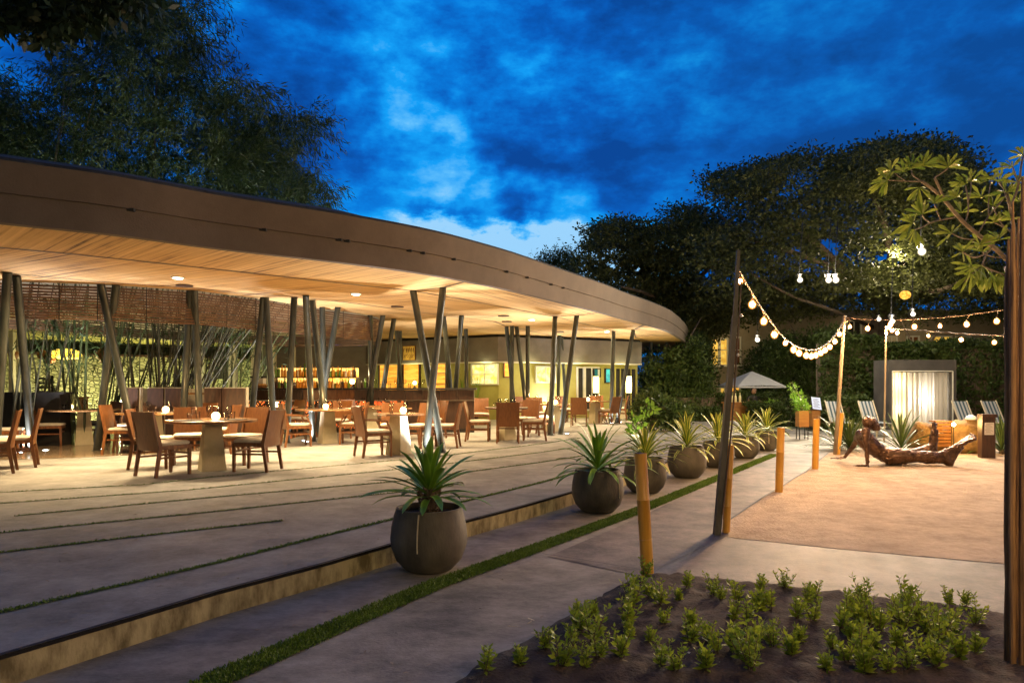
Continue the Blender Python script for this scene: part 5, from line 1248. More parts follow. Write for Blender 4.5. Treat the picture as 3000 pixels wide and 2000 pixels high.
# menu stand near the statue
p=low(2890,1342); d=p.y; t=thing('menu_stand','brown wooden menu stand with a pale lit sheet, right of the bronze figure','menu stand',p,-.15)
MB().box((0,0,.40),(.235,.17,.80)).build('stand',M['darkwood'],t); MB().box((0,-.02,.83),(.26,.22,.06)).build('lid',M['darkwood'],t)
MB().box((.005,-.09,.58),(.165,.012,.235)).build('sheet',M['paper'],t)
mb=MB()
for k in range(9): mb.box((.005-(.02 if k%3 else 0),-.0975,.67-k*.022),(.12-(.04 if k%3==1 else 0),.002,.005))
mb.build('printed_lines',M['cable'],t)
p=low(2385,1262); t=thing('menu_board','tilted bluish white menu board on a wooden stand near the pale pole','menu stand',p,.25)
d=p.y; MB().box((0,0,.40),(.30,.2,.5)).build('stand',M['orangewood'],t); MB().box((0,0,.07),(.36,.3,.10)).build('base',M['metalthin'],t)
rt=Matrix.Rotation(-.35,3,'X')@Matrix.Rotation(.12,3,'Y'); MB().box((.03,-.05,.86),(.34,.03,.42),rt).build('frame',M['metalthin'],t); MB().box((.03,-.068,.86),(.31,.015,.39),rt).build('sheet',emit('menu_light',(.50,.58,.78),.42),t)
mb=MB()
for k in range(10): mb.box(Vector((.03,-.078,.86))+rt@Vector((-.02 if k%3 else 0,0,.15-k*.032)),(.22-(.08 if k%3==1 else 0),.004,.008),rt)
mb.build('printed_lines',M['metalthin'],t)
p=low(2350,1286); t=thing('box_planter','wooden box planter on thin legs with a leafy plant, beside the menu board','planter',p)
MB().box((0,0,.54),(.26,.24,.42)).build('box',M['orangewood'],t)
for sx in (-1,1):
    for sy in (-1,1): MB().box((sx*.11,sy*.1,.165),(.02,.02,.33)).build('leg',M['metalthin'],t)
def bush_arr(c, r, n, l, w, rng, flat=(1,1,1), shell=.35):
    P=unit(rng.normal(size=(n,3)))*(shell+(1-shell)*rng.random((n,1))**.5)*r*np.array(flat)+np.array(c)
    D=unit((P-np.array(c))+rng.normal(size=(n,3))*r*.8+np.array([0,0,r*.3])); return leaves(P,D,l*(.6+.8*rng.random(n)),w*(.6+.8*rng.random(n)),rng=rng)
def merge(parts):
    V=[];Q=[];o=0
    for v,q in parts: V.append(v);Q.append(q+o);o+=len(v)
    return np.concatenate(V),np.concatenate(Q)
V,Q=merge([bush_arr((0,0,.86),.17,300,.10,.03,RNG),bush_arr((-.1,0,1.08),.16,150,.11,.028,RNG),bush_arr((-.25,0,1.35),.11,60,.11,.025,RNG)])
npmesh('foliage',V,Q,M['leaf_lime'],t)
MB().tube([(0,0,.7),(-.05,0,1.1),(-.28,0,1.5)],[.02,.015,.006],6).build('stem',M['bark'],t)
# rocks
def rock(px,py,d,sx,sy,sz,lab,seed,rot=0):
    p=gd(px,d,LOW); t=MB(); n=20; m_=12; vs=[]
    for i in range(m_+1):
        for k in range(n):
            th=PI*i/m_; a=2*PI*k/n; v=Vector((math.sin(th)*math.cos(a),math.sin(th)*math.sin(a),math.cos(th)))
            f=1+.28*mnoise.noise(v*1.7+Vector((seed,0,0)))+.10*mnoise.noise(v*5+Vector((seed,3,0))); 
            v=Vector((math.copysign(abs(v.x)**.8,v.x),math.copysign(abs(v.y)**.8,v.y),math.copysign(abs(v.z)**.8,v.z)))
            vs.append(Vector((v.x*sx*f,v.y*sy*f,max(-.03,sz*.42+v.z*sz*.62*f))))
    t.add(vs,[(i*n+k,i*n+(k+1)%n,(i+1)*n+(k+1)%n,(i+1)*n+k) for i in range(m_) for k in range(n)])
    o=t.build('boulder',M['rock'],None,smooth=True); o.location=p; o.rotation_euler=(0,0,rot); return tag(o,lab,'rock',None)
rock(2715,1316,14.6,.33,.3,.62,'ochre boulder behind the raised far foot of the bronze figure',2)
rock(2832,1322,14.3,.38,.32,.66,'large ochre boulder beside the menu stand, white cloth on its top',7)
p=W(2845,1226,14.2); o=MB().lathe([(.10,0),(.11,.03),(.08,.07),(.03,.10),(1e-4,.105)],14).build('towel',M['fabricwhite'],None,smooth=True); o.location=p-Vector((0,0,.02)); tag(o,'crumpled white cloth on top of the right boulder','towel')
p=gd(2764,14.2,LOW); t=thing('slatted_crate','orange-lit slatted wooden crate between the two boulders','crate',p)
for k in range(7): MB().box((0,0,.17+k*.072),(.30,.02,.055)).build('slat',M['orangewood'],t)
for s in (-1,1): MB().box((s*.155,.015,.34),(.03,.03,.68)).build('upright',M['darkwood'],t)
MB().box((0,.1,.665),(.34,.25,.03)).build('top_board',M['orangewood'],t)
p=gd(2794,13.7,LOW); t=thing('torch_light','small glowing yellow lamp on a stick in front of the crate','lamp',p)
zt=CZ+(HOR-1243)/F*13.7
MB().tube([p,Vector((p.x,p.y,zt-.04))],.008,6).build('stick',M['metalthin'],t,off=p); MB().ball(Vector((p.x,p.y,zt)),.035,12,8).build('bulb',emit('torch_glow',(1,.62,.12),160),t,off=p,smooth=True)
lamp('POINT',Vector((p.x,p.y-.1,zt+.05)),30,(1,.6,.22),.04,name='torch_point')
# striped deck chairs
def deck(px,lab,d=19.5):
    gz=ground_z(d); p=gd(px,d,gz); t=thing('deck_chair',lab,'deck chair',p,0,'striped deck chairs by the hedge')
    w=.43; me=MB(); me.add([(-w/2,.32,.98),(w/2,.32,.98),(w/2,.0,.42),(-w/2,.0,.42)],[(0,3,2,1)]); o=me.build('backrest',M['stripe'],t)
    u=o.data.uv_layers.new(name='UVMap')
    for lp,uvv in zip(o.data.loops,[(0,1),(0,0),(1,0),(1,1)]): u.data[lp.index].uv=uvv
    me=MB(); me.add([(-w/2,0,.42),(w/2,0,.42),(w/2,-.75,.40),(-w/2,-.75,.40)],[(0,3,2,1)]); o=me.build('seat',M['stripe'],t); u=o.data.uv_layers.new(name='UVMap')
    for lp,uvv in zip(o.data.loops,[(0,1),(0,0),(1,0),(1,1)]): u.data[lp.index].uv=uvv
    for s in (-1,1):
        q=MB(); q.bar((s*w/2,.33,1.0),(s*w/2,0,.42),.03,.03); q.bar((s*w/2,0,.4),(s*w/2,-.78,.38),.03,.03); q.build('side_rail',M['plaster'],t)
        MB().box((s*w/2,-.7,.19),(.03,.03,.38)).build('leg',M['plaster'],t); MB().box((s*w/2,.05,.2),(.03,.03,.4)).build('leg',M['plaster'],t)
    return t
deck(2454,'striped deck chair behind the pale pole'); deck(2552,'striped deck chair behind the head of the bronze figure'); deck(2832,'striped deck chair right of the cabana, over the boulder'); deck(2919,'striped deck chair behind the menu stand')
# curtained cabana
d=22.0; gz=ground_z(d); p=gd(2696,d,gz); cb=thing('curtain_cabana','grey framed cabana with a long white curtain lit from inside','cabana',p)
X0,X1=Xp(2598,d),Xp(2796,d); zt=CZ+(HOR-1054)/F*d; zi=CZ+(HOR-1086)/F*d; xi0,xi1=Xp(2609,d),Xp(2785,d)
MB().box(((X0+X1)/2,d+.35,(zi+zt)/2),(X1-X0,.9,zt-zi)).build('roof_beam',M['cabanaframe'],cb,off=p)
MB().box(((X0+xi0)/2,d+.35,(zi+gz)/2),(xi0-X0,.9,zi-gz)).build('side_post',M['cabanaframe'],cb,off=p)
MB().box(((X1+xi1)/2,d+.35,(zi+gz)/2),(X1-xi1,.9,zi-gz)).build('side_post',M['cabanaframe'],cb,off=p)
for a,b in (((xi0,zi),(xi1,zi)),((xi0,gz),(xi0,zi)),((xi1,gz),(xi1,zi))):
    MB().bar((a[0],d-.11,a[1]-.01),(b[0],d-.11,b[1]-.01),.03,.03,up=Vector((0,1,0))).build('trim',M['whitepaint'],cb,off=p)
MB().box(((xi0+xi1)/2,d+.78,(zi+gz)/2),(xi1-xi0,.05,zi-gz)).build('back_wall',M['plaster'],cb,off=p)
mb=MB(); n=150; vs=[]; c0,c1=xi0+.10,xi1-.07
for j in range(2):
    for i in range(n+1):
        u=i/n; f=.055*math.sin(u*2*PI*13+math.sin(u*9))+.018*math.sin(u*2*PI*31+1)+.03*math.sin(u*2*PI*4); vs.append((c0+(c1-c0)*u+.01*math.sin(u*60),d+.10+f*(1 if j else 1.25),(zi-.05) if j else gz+.04))
mb.add(vs,[(i,i+1,n+2+i,n+1+i) for i in range(n)])
cm,nt,pb=newmat('curtain'); pb.inputs['Base Color'].default_value=(.66,.64,.62,1); pb.inputs['Roughness'].default_value=.85; trl=nt.nodes.new('ShaderNodeBsdfTranslucent'); trl.inputs[0].default_value=(.75,.7,.6,1); mx=nt.nodes.new('ShaderNodeMixShader'); mx.inputs[0].default_value=.5
L(nt,pb.outputs[0],mx.inputs[1]); L(nt,trl.outputs[0],mx.inputs[2]); L(nt,mx.outputs[0],nt.nodes['Material Output'].inputs['Surface'])
mb.build('curtain',cm,cb,off=p,smooth=True)
MB().tube([(xi0,d+.1,zi-.04),(xi1,d+.1,zi-.04)],.012,6).build('curtain_rail',M['metalthin'],cb,off=p)
for z,w_ in ((zi-.35,62),(zi-1.25,52)): lamp('POINT',(xi0+.35,d+.42,z),w_,(1,.80,.36),.07,name='cabana_light')
lamp('POINT',((xi0+xi1)/2+.3,d+.45,zi-.9),55,(1,.93,.85),.1,name='cabana_light')
# ================================================================== VEGETATION
def hedge(name, x0, x1, d, z0, z1, depth, n, m, lab, l=.11, w=.05, cat='hedge', wav=.12):
    """clipped or climbing hedge: leaves over a dark twiggy core"""
    p=Vector(((x0+x1)/2,d,z0)); t=thing(name,lab,cat,p); mb=MB(); N=24
    core=[]; 
    MB().box(((x0+x1)/2,d+depth*.55,(z0+z1)/2-.05),(x1-x0-.25,depth*.7,z1-z0-.25)).build('branches',M['bark'],t,off=p)
    xx=x0+(x1-x0)*RNG.random(n); zz=z0+(z1-z0)*RNG.random(n)**.9; yy=d+depth*RNG.random(n)*(.5)
    top=RNG.random(n)<.25; zz[top]=z1-.04+.1*RNG.random(top.sum()); yy[top]=d+depth*RNG.random(top.sum())
    # clumpy relief
    cx=np.round(xx*2.2+np.sin(zz*3)*.8); cz_=np.round(zz*2.4+np.sin(xx*2.3)*.7); hsh=np.sin(cx*12.9898+cz_*78.233)*43758.5453; hsh=hsh-np.floor(hsh)
    yy+= (hsh-.5)*wav*2.2; zz=np.where(top,zz+(hsh-.4)*wav*1.6,zz)
    P=np.stack([xx,yy,zz],1); D=unit(RNG.normal(size=(n,3))+np.array([0,-.6,-.1])); V,Q=leaves(P,D,l*(.6+.9*RNG.random(n)),w*(.6+.9*RNG.random(n)))
    npmesh('foliage',V,Q,m,t,off=p); return t
gz=ground_z(25)
hedge('climber_wall',Xp(2405,25),Xp(2600,24.2),24.6,ground_z(24.6),3.0,1.2,16000,M['leaf_hedge'],'tall dark wall of climbing leaves left of the cabana',.13,.07)
hedge('climber_wall',Xp(2790,24.2),Xp(3700,24.2),24.2,ground_z(24.2),2.75,1.2,44000,M['leaf_hedge'],'tall dark wall of climbing leaves right of the cabana',.13,.07)
hedge('climber_wall',Xp(2585,24.3),Xp(2810,24.3),24.5,2.1,2.75,1.6,6500,M['leaf_hedge'],'leaves growing over the top of the cabana',.13,.07)
hedge('clipped_hedge',Xp(1990,27),Xp(2300,27),27.5,ground_z(27.5),.95,1.0,9000,M['leaf_hedge'],'long low clipped hedge behind the planter row')
hedge('clipped_hedge',Xp(1940,24),Xp(2110,24),24.0,ground_z(24),.42,1.2,6000,M['leaf_hedge'],'lower front hedge right of the roof tip')
hedge('clipped_hedge',Xp(2235,24),Xp(2345,24),25.2,ground_z(25),.55,1.0,5000,M['leaf_hedge'],'dark hedge behind the farthest planter')
hedge('clipped_hedge',Xp(2400,21),Xp(2590,21),21.6,ground_z(21.6),.78,.8,7000,M['leaf_hedge'],'low dark hedge behind the left deck chairs')
def shrub(px,d,z,r,n,m,lab,l=.12,w=.05,flat=(1,1,1),parts=None):
    p=gd(px,d,z); t=thing('garden_shrub',lab,'shrub',p); L_=[]
    for (ox,oy,oz,rr_) in (parts or [(0,0,r*.8,r)]): L_.append(bush_arr((p.x+ox,p.y+oy,p.z+oz),rr_,int(n/len(parts or [1])),l,w,RNG,flat))
    V,Q=merge(L_); npmesh('foliage',V,Q,m,t,off=p)
    mb=MB(); rr=random.Random(int(px))
    for k in range(7):
        a=rr.uniform(0,2*PI); mb.tube([p,p+Vector((math.cos(a)*r*.3,math.sin(a)*r*.3,r*.7)),p+Vector((math.cos(a)*r*.75,math.sin(a)*r*.75,r*1.3))],[.02,.014,.006],5)
    mb.build('stem',M['bark'],t,off=p); return t
shrub(1905,18.6,0,.6,3200,M['leaf_hedge'],'leafy shrub at the terrace corner beside the right front columns',.13,.06,parts=[(-.15,0,.45,.42),(.3,.1,.55,.5),(.05,.2,.75,.42),(.65,.3,.45,.42),(.9,.5,.35,.4)])
shrub(1866,17.8,0,.2,110,M['leaf_lime'],'bright lime leaves lit from below at the foot of the right front column',.16,.11,parts=[(0,0,.3,.2),(-.1,0,.12,.12),(.28,0,.62,.2)])
shrub(2262,26.0,ground_z(26),.4,650,M['leaf_lime'],'glowing lime green bush lit by a spotlight behind the planters',.14,.07,parts=[(0,0,.75,.33),(.1,0,.45,.3)])
shrub(2300,27.5,ground_z(27.5),.8,2600,M['leaf_hedge'],'dark round bush right of the parasol',.14,.06,parts=[(0,0,.8,.75),(.8,.2,.6,.6),(-.7,0,.9,.5),(1.5,.4,.6,.6)])
shrub(1700,28.5,0,.8,900,M['leaf_lime'],'small bright plant by the glass door',.14,.06,parts=[(0,0,1.4,.42),(0,0,.9,.4)])
for px,d in [(1395,25.4),(1355,25.9)]:
    p=gd(px,d,0); t=thing('reed_vase','vase of tall thin pale reeds left of the yellow window' if px==1395 else 'second vase of tall reeds before the grey wall','vase',p)
    MB().lathe([(.08,0),(.11,.2),(.08,.5),(.06,.55)],12,p).build('vase',M['darkwood'],t,off=p,smooth=True); mb=MB(); rr=random.Random(px)
    for k in range(16): mb.tube([p+Vector((0,0,.4)),p+Vector((rr.uniform(-.12,.12),0,1.1)),p+Vector((rr.uniform(-.3,.3),rr.uniform(-.2,.2),rr.uniform(1.5,2.0)))],[.01,.008,.003],4)
    mb.build('reeds',M['leaf_lime'],t,off=p)
# lime spotlight for those bushes
lamp('POINT',gd(2262,25.5,ground_z(25.5)+.15),26,(.8,1,.3),.05,name='bush_spot'); lamp('POINT',gd(1866,17.3,.1),14,(.85,1,.6),.05,name='bush_spot'); lamp('POINT',gd(2345,17.6,.9),9,(.7,1,.4),.05,name='bush_spot')
lamp('POINT',gd(2000,26,.9),30,(1,.9,.4),.2,name='hedge_light')

# seedlings in the soil bed
SE=[(1480,1858),(1445,1950),(1520,1975),(1600,1930),(1640,1980),(1700,1870),(1735,1905),(1690,1820),(1705,1860),(1750,1960),(1830,1855),(1850,1800),(1845,1880),(1900,1900),(1905,1770),(1950,1850),(1935,1790),(1990,1780),(2010,1740),(2020,1900),(2080,1900),(2090,1760),(2070,1990),(2110,1770),(2150,1840),(2160,1780),(2190,1850),(2210,1920),(2225,1755),(2240,1890),(2260,1800),(2300,1740),(2340,1900),(2330,1830),(2365,1780),(2390,1770),(2380,1840),(2320,1940),(2440,1920),(2480,1820),(2500,1790),(2530,1790),(2520,1850),(2460,1870),(2620,1830),(2650,1790),(2680,1760),(2640,1870),(2630,1930),(2600,1990),(2780,1790),(2790,1750),(2810,1770),(2800,1840),(2790,1880),(2810,1960),(2830,1800),(2760,1850),(2480,1960),(2200,1990),(2560,1930),(1420,1992),(1620,1760),(1860,1740),(1890,1705),(2860,1850),(2420,1985),(2740,1990)]
_r=random.Random(77)
while len(SE)<92:
    c_=(_r.uniform(1480,2880),_r.uniform(1745,1995))
    if c_[1]>1690+(1900-c_[0])*.62+25 and c_[1]>1700+(c_[0]-1985)*.125+25 and min(math.hypot(c_[0]-a_,c_[1]-b_) for a_,b_ in SE)>34: SE.append(c_)
def seedling_mesh(seed,h):
    rng=np.random.default_rng(seed); rr=random.Random(seed); st_=MB(); P=[];D=[];Ls=[]
    for s in range(rr.randint(5,8)):
        a=rr.uniform(0,2*PI); sp_=h*rr.uniform(.1,.5); tip=Vector((math.cos(a)*sp_,math.sin(a)*sp_,h*rr.uniform(.55,1.0))); st_.tube([(0,0,-.02),tip*.5,tip],[.004,.003,.0015],5)
        n=rr.randint(13,20)
        for k in range(n):
            u=.18+.82*k/n; c=tip*u; az=k*2.4+a; el=rr.uniform(-.1,.6)+.5*u; P.append(c); D.append((math.cos(az)*math.cos(el),math.sin(az)*math.cos(el),math.sin(el))); Ls.append(rr.uniform(.042,.074)*(1.12-.45*u))
    V,Q=leaves(np.array([tuple(p) for p in P]),unit(np.array(D)+rng.normal(size=(len(D),3))*.15),np.array(Ls),np.array(Ls)*.42,rng=rng); return st_,V,Q
SP=[]
for s in range(5):
    t=thing('seedling','young leafy green seedling growing in the dark soil bed','seedling',group='seedlings in the soil bed'); st_,V,Q=seedling_mesh(s+3,.17+.03*s)
    npmesh('foliage',V,Q,M['leaf_seed'],t); st_.build('stem',M['bark'],t); SP.append(t)
usedS=set()
SE=[q_ for q_ in SE if edged(low(*q_).x,low(*q_).y)>.05]
for i,(px,py) in enumerate(SE):
    s=SP[i%5]; g_=low(px,py); loc=Vector((g_.x,g_.y,max(pz+.009,soilz(g_.x,g_.y)+.01))); rz=random.uniform(0,6.28); sc_=random.uniform(.54,.88)
    near='young leafy green seedling growing in the dark soil bed'
    if s.name not in usedS: usedS.add(s.name); KC[s.name]=[(c,kids(c)) for c in kids(s)]; s.location=loc; s.rotation_euler=(0,0,rz); s.scale=(sc_,)*3
    else: dup(s,loc,rz,near,'seedlings in the soil bed',sc_)
# dry leaves / twigs on the soil
mb=MB(); rr=random.Random(4)
for k in range(60):
    g_=low(rr.uniform(1500,2930),rr.uniform(1790,1995)); z=soilz(g_.x,g_.y)+.014; a=rr.uniform(0,PI); l=rr.uniform(.02,.09); w=.003 if k%3 else .012
    mb.bar((g_.x,g_.y,z),(g_.x+math.cos(a)*l,g_.y+math.sin(a)*l,z+.004),w,.003)
o=mb.build('dry_litter',M['plaster']); tag(o,'scattered dry twigs and leaf scraps on the soil','litter',None,'stuff')

rr=random.Random(14); P=[];D=[]
for k in range(110):
    if k<60: g_=low(rr.uniform(700,2300),rr.uniform(1480,1980)); zz=pz+.006; ok=not edged(g_.x,g_.y)>-.1 and g_.x>0 or g_.y<4
    else: g_=G(rr.uniform(0,1300),rr.uniform(1450,1780)); zz=.006; ok=True
    inter=min(((g_.x-a_.x)*(b_.y-a_.y)-(g_.y-a_.y)*(b_.x-a_.x))*0+((Vector((g_.x,g_.y,0))-Vector((a_.x,a_.y,0))).length) for a_,b_ in zip(kerb[:-1],kerb[1:]))
    if k<60 and inpoly(g_.x,g_.y,poly): continue
    if k>=60 and not inpoly(g_.x,g_.y,poly): continue
    a=rr.uniform(0,2*PI); P.append((g_.x,g_.y,zz)); D.append((math.cos(a),math.sin(a),.08))
V,Q=leaves(np.array(P),unit(np.array(D)),.03+.03*RNG.random(len(P)),.012+.012*RNG.random(len(P))); 
V=V.reshape(-1,4,3); V[:,1,2]=V[:,0,2]+.004; V[:,3,2]=V[:,0,2]+.006; V=V.reshape(-1,3)
tag(npmesh('fallen_leaves',V,Q,M['frangbark']),'a few small dry leaves scattered on the terrace and path','litter',None,'stuff')
# ---------------------------------------------------------------- bamboo clumps of the courtyard
def polymask(poly,n,rng):
    P=np.array(poly); lo_=P.min(0); hi_=P.max(0); out=np.zeros((0,2))
    while len(out)<n:
        q=lo_+(hi_-lo_)*rng.random((n,2)); c=np.zeros(len(q),bool); j=len(P)-1
        for i in range(len(P)):
            a,b=P[i],P[j]; cond=((a[1]>q[:,1])!=(b[1]>q[:,1]))&(q[:,0]<(b[0]-a[0])*(q[:,1]-a[1])/(b[1]-a[1]+1e-9)+a[0]); c^=cond; j=i
        out=np.concatenate([out,q[c]])
    return out[:n]
def pix2w(q,d): return np.stack([(q[:,0]-1500)/F*d,d,CZ+(HOR-q[:,1])/F*d],1)
def clump(px,d,ncul,lab,lean,rad,top=9.5,dark=.0,low_leaf=True,seed=1,crown=None,ncrown=0):
    p=gd(px,d,0.006); t=thing('bamboo_clump',lab,'bamboo',p,0,'bamboo clumps in the courtyard'); rr=random.Random(seed); mb=MB(); tips=[]
    for k in range(ncul):
        a=rr.uniform(0,2*PI); r0=rad*rr.random(); b=p+Vector((math.cos(a)*r0,math.sin(a)*r0*.6,0)); ln=lean[0]+rr.uniform(-1,1)*lean[1]; ly=rr.uniform(-.12,.06); h=top*rr.uniform(.7,1.05)
        pts=[];n=9
        for i in range(n+1):
            u=i/n; pts.append(b+Vector((ln*(u*3.2+u*u*1.2),ly*u*3,h*u*(1-.06*u))))
        r_=rr.uniform(.014,.034); mb.tube(pts,[r_*(1-.75*i/n) for i in range(n+1)],7,cap=False); tips.append(pts[-1])
        # nodes
    mb.build('culms',M['bamboo'] if not dark else M['bamboodark'],t,off=p,smooth=True)
    LL=[]
    if low_leaf:
        n=500; P=np.array(p)+RNG.normal(size=(n,3))*np.array([rad*1.5,.35,.5])+np.array([lean[0]*1.0,0,2.5]); D=unit(RNG.normal(size=(n,3))+np.array([0,0,-.6])); LL.append(leaves(P,D,.14+.08*RNG.random(n),.018+.01*RNG.random(n)))
    if crown:
        for poly,n,d0,d1 in crown:
            # clump centres -> sprays of narrow leaves
            nc=n//40; q=polymask(poly,nc,RNG); dd=d0+(d1-d0)*RNG.random(nc); Cc=pix2w(q,dd)
            cc=np.repeat(Cc,40,0); m_=len(cc); sp=np.repeat(unit(RNG.normal(size=(nc,3))*np.array([1,1,.5])),40,0); tt_=RNG.random((m_,1))
            P=cc+sp*tt_*.75+RNG.normal(size=(m_,3))*.075-np.array([0,0,1])*tt_*.22-np.array([.25,0,-.12]); D=unit(sp*.8+RNG.normal(size=(m_,3))*.55+np.array([0,0,-.75])); LL.append(leaves(P,D,.14+.12*RNG.random(m_),.018+.012*RNG.random(m_)))
    if LL:
        V,Q=merge(LL); npmesh('foliage',V,Q,M['leaf_bamboo'],t,off=p)
    return t
crL=[(-80,620),(-80,360),(20,330),(70,280),(120,300),(150,220),(230,130),(280,60),(330,-20),(470,-60),(500,80),(470,230),(400,330),(380,560),(330,640),(0,640)]
crL2=[(-120,640),(-120,180),(-10,190),(40,240),(30,330),(60,400),(40,640)]
crM=[(330,640),(350,380),(430,250),(470,100),(500,-60),(640,-60),(600,30),(652,60),(600,110),(650,140),(640,180),(560,200),(655,210),(600,250),(690,230),(780,250),(825,290),(830,330),(760,380),(740,520),(700,660),(330,660)]
crR=[(640,660),(700,400),(820,335),(900,330),(960,345),(988,390),(985,415),(930,410),(900,450),(872,470),(860,500),(920,490),(975,530),(1005,570),(1015,600),(960,605),(900,640)]
clump(480,15.9,58,'dense thicket of crossing dark bamboo canes leaning right, behind the booths',(.28,.42),.95,5.2,1,True,1,[(crM,37000,14.5,19.5)])
clump(225,14.6,9,'slender green bamboo canes near the left X columns',(-.2,.5),.35,8.5,0,True,2,[(crL,35000,13.5,18.5)])
clump(310,15.8,9,'pale green bamboo canes between the X columns and the booths',(.25,.4),.3,6,0,True,3)
clump(645,16.9,7,'thick green bamboo canes left of the bar',(.30,.45),.35,4.8,0,True,4,[(crR,23000,15.5,20.5)])
clump(60,13.9,5,'dark bamboo canes at the far left edge',(.1,.3),.3,8.5,1,False,5,[(crL2,16000,13,17)])
clump(560,16.6,9,'bamboo canes rising between the narrow column pairs',(.2,.35),.3,5,1,True,8)
clump(150,14.4,6,'dark bamboo canes in front of the glowing stone wall, left',(.1,.4),.3,6,1,True,9)
clump(700,17.6,3,'few upright canes beside the white posts',(.05,.15),.3,4.8,0,True,6)
# tall thin cane with feathery tip against the sky
p=gd(470,15.4,0.006); t=thing('bamboo_cane','single tall bamboo cane rising above all the others','bamboo',p); pts=[p,W(458,700,15.4),W(452,400,15.4),W(460,200,15.4),W(475,60,15.4),W(482,-60,15.4)]
MB().tube(smooth_poly(pts,2),[.035]*1+[.03-.0009*i for i in range(len(smooth_poly(pts,2))-1)],6).build('culm',M['bamboodark'],t,off=p)
LL=[]
for (x,y) in [(475,60),(500,20),(520,60),(440,80),(420,60),(560,40),(600,20),(545,110),(590,120),(620,90),(410,150),(500,150),(545,170),(600,180),(632,190),(430,210),(520,230),(570,250),(610,270),(640,120),(370,100),(650,60)]:
    n=60; c=np.array(W(x,y,15.4)); sp=unit(np.array([[x-475+5,0,-20.]])); tt_=RNG.random((n,1)); P=c+sp*tt_*.3+RNG.normal(size=(n,3))*.12; D=unit(RNG.normal(size=(n,3))*.6+np.array([0,0,-.8])+sp*.5); LL.append(leaves(P,D,.12+.12*RNG.random(n),.018+.01*RNG.random(n)))
V,Q=merge(LL); npmesh('foliage',V,Q,M['leaf_bamboo'],t,off=p)
mb=MB()
for a,b in [((452,400),(540,280)),((455,320),(400,230)),((460,230),(540,150)),((465,180),(600,110)),((470,120),(560,50)),((475,90),(630,60)),((462,210),(410,150)),((468,140),(420,60)),((460,260),(600,230))]:
    m1=((a[0]+b[0])/2,(a[1]+b[1])/2-12); mb.tube([W(*a,15.4),W(*m1,15.4),W(*b,15.4)],[.010,.007,.003],4)
mb.build('branches',M['bamboodark'],t,off=p)
# ---------------------------------------------------------------- broadleaf branch top left
def crown_mesh(poly,nc,per,d0,d1,size,l,w,flat=.45,rng=RNG,drop=0,gap=None):
    q=polymask(poly,nc,rng); dd=d0+(d1-d0)*rng.random(nc); Cc=pix2w(q,dd)
    if gap is not None:
        kp=np.array([mnoise.noise(Vector((c[0]*gap,c[1]*gap*.6,c[2]*gap*1.9)))>-.15 for c in Cc]); Cc=Cc[kp]; nc=len(Cc)
    s=size*(.5+rng.random(nc))
    cc=np.repeat(Cc,per,0); ss=np.repeat(s,per)[:,None]; m_=len(cc); off=unit(rng.normal(size=(m_,3)))*rng.random((m_,1))**.45*ss*np.array([1,1,flat])
    P=cc+off; D=unit(off/ss+rng.normal(size=(m_,3))*.6+np.array([0,0,.1-drop])); return leaves(P,D,l*(.6+.8*rng.random(m_)),w*(.6+.8*rng.random(m_)),rng=rng)
p=gd(-500,11.5,0); t=thing('broadleaf_tree','dark broad-leaved branches hanging in at the top left corner','tree',p)
MB().tube([p,W(-520,600,11.5),W(-460,0,11.5),W(-300,-160,11.5)],[.22,.2,.16,.10],10).build('trunk',M['bark'],t,off=p)
mb=MB()
for a in [[(-300,-160),(-100,-60),(60,20),(120,110)],[(-300,-160),(0,-90),(180,-10),(250,50)],[(-100,-60),(150,-60),(330,-10),(420,20)],[(-300,-160),(-60,40),(10,60)]]:
    mb.tube([W(x,y,11.5) for x,y in a],[.09,.05,.025,.01][:len(a)],6)
mb.build('branches',M['bark'],t,off=p)
V,Q=crown_mesh([(-60,-60),(440,-60),(430,30),(360,20),(300,70),(240,45),(200,90),(150,80),(140,115),(118,125),(75,70),(40,25),(15,60),(15,90),(-20,100),(-60,60)],330,16,10.5,12.5,.28,.17,.085,.8,drop=.7)
npmesh('crown',V,Q,M['leaf_broad'],t,off=p)
# ---------------------------------------------------------------- rain trees right
def bigtree(name,lab,base,trunk,limbs,polys,m,size,l,w,flat,seed=1,holes=()):
    t=thing(name,lab,'tree',base); MB().tube(trunk[0],trunk[1],12).build('trunk',M['bark'],t,off=base,smooth=True)
    mb=MB()
    for pts,r0,r1 in limbs:
        P=smooth_poly([Vector(x) for x in pts],1); n=len(P); mb.tube(P,[r0+(r1-r0)*i/(n-1) for i in range(n)],7)
    mb.build('limbs',M['bark'],t,off=base,smooth=True); LL=[]
    for poly,nc,per,d0,d1 in polys: LL.append(crown_mesh(poly,nc,per,d0,d1,size,l,w,flat,gap=.33 if size>.8 else None))
    V,Q=merge(LL)
    if holes:
        c=V.reshape(-1,4,3)[:,0]; X=c[:,0]/c[:,1]*F+1500; Y=HOR-(c[:,2]-CZ)/c[:,1]*F; keep=np.ones(len(c),bool)
        for hx,hy,hr in holes: keep&=((X-hx)**2+(Y-hy)**2*1.6>hr*hr*(.5+RNG.random(len(c))))
        V=V.reshape(-1,4,3)[keep].reshape(-1,3); Q=np.arange(len(V)).reshape(-1,4)
    npmesh('crown',V,Q,m,t,off=base); return t
gz=ground_z(60)
def wp(px,py,d): return W(px,py,d)
outl=[(2060,760),(2055,640),(2110,600),(2060,590),(2100,540),(2090,520),(2150,495),(2200,500),(2240,480),(2290,475),(2330,470),(2370,452),(2380,470),(2440,455),(2480,470),(2520,440),(2570,420),(2640,425),(2700,410),(2760,425),(2780,440),(2830,470),(2850,490),(2870,540),(3080,560),(3080,900),(2900,880),(2700,860),(2500,840),(2300,880),(2100,900)]
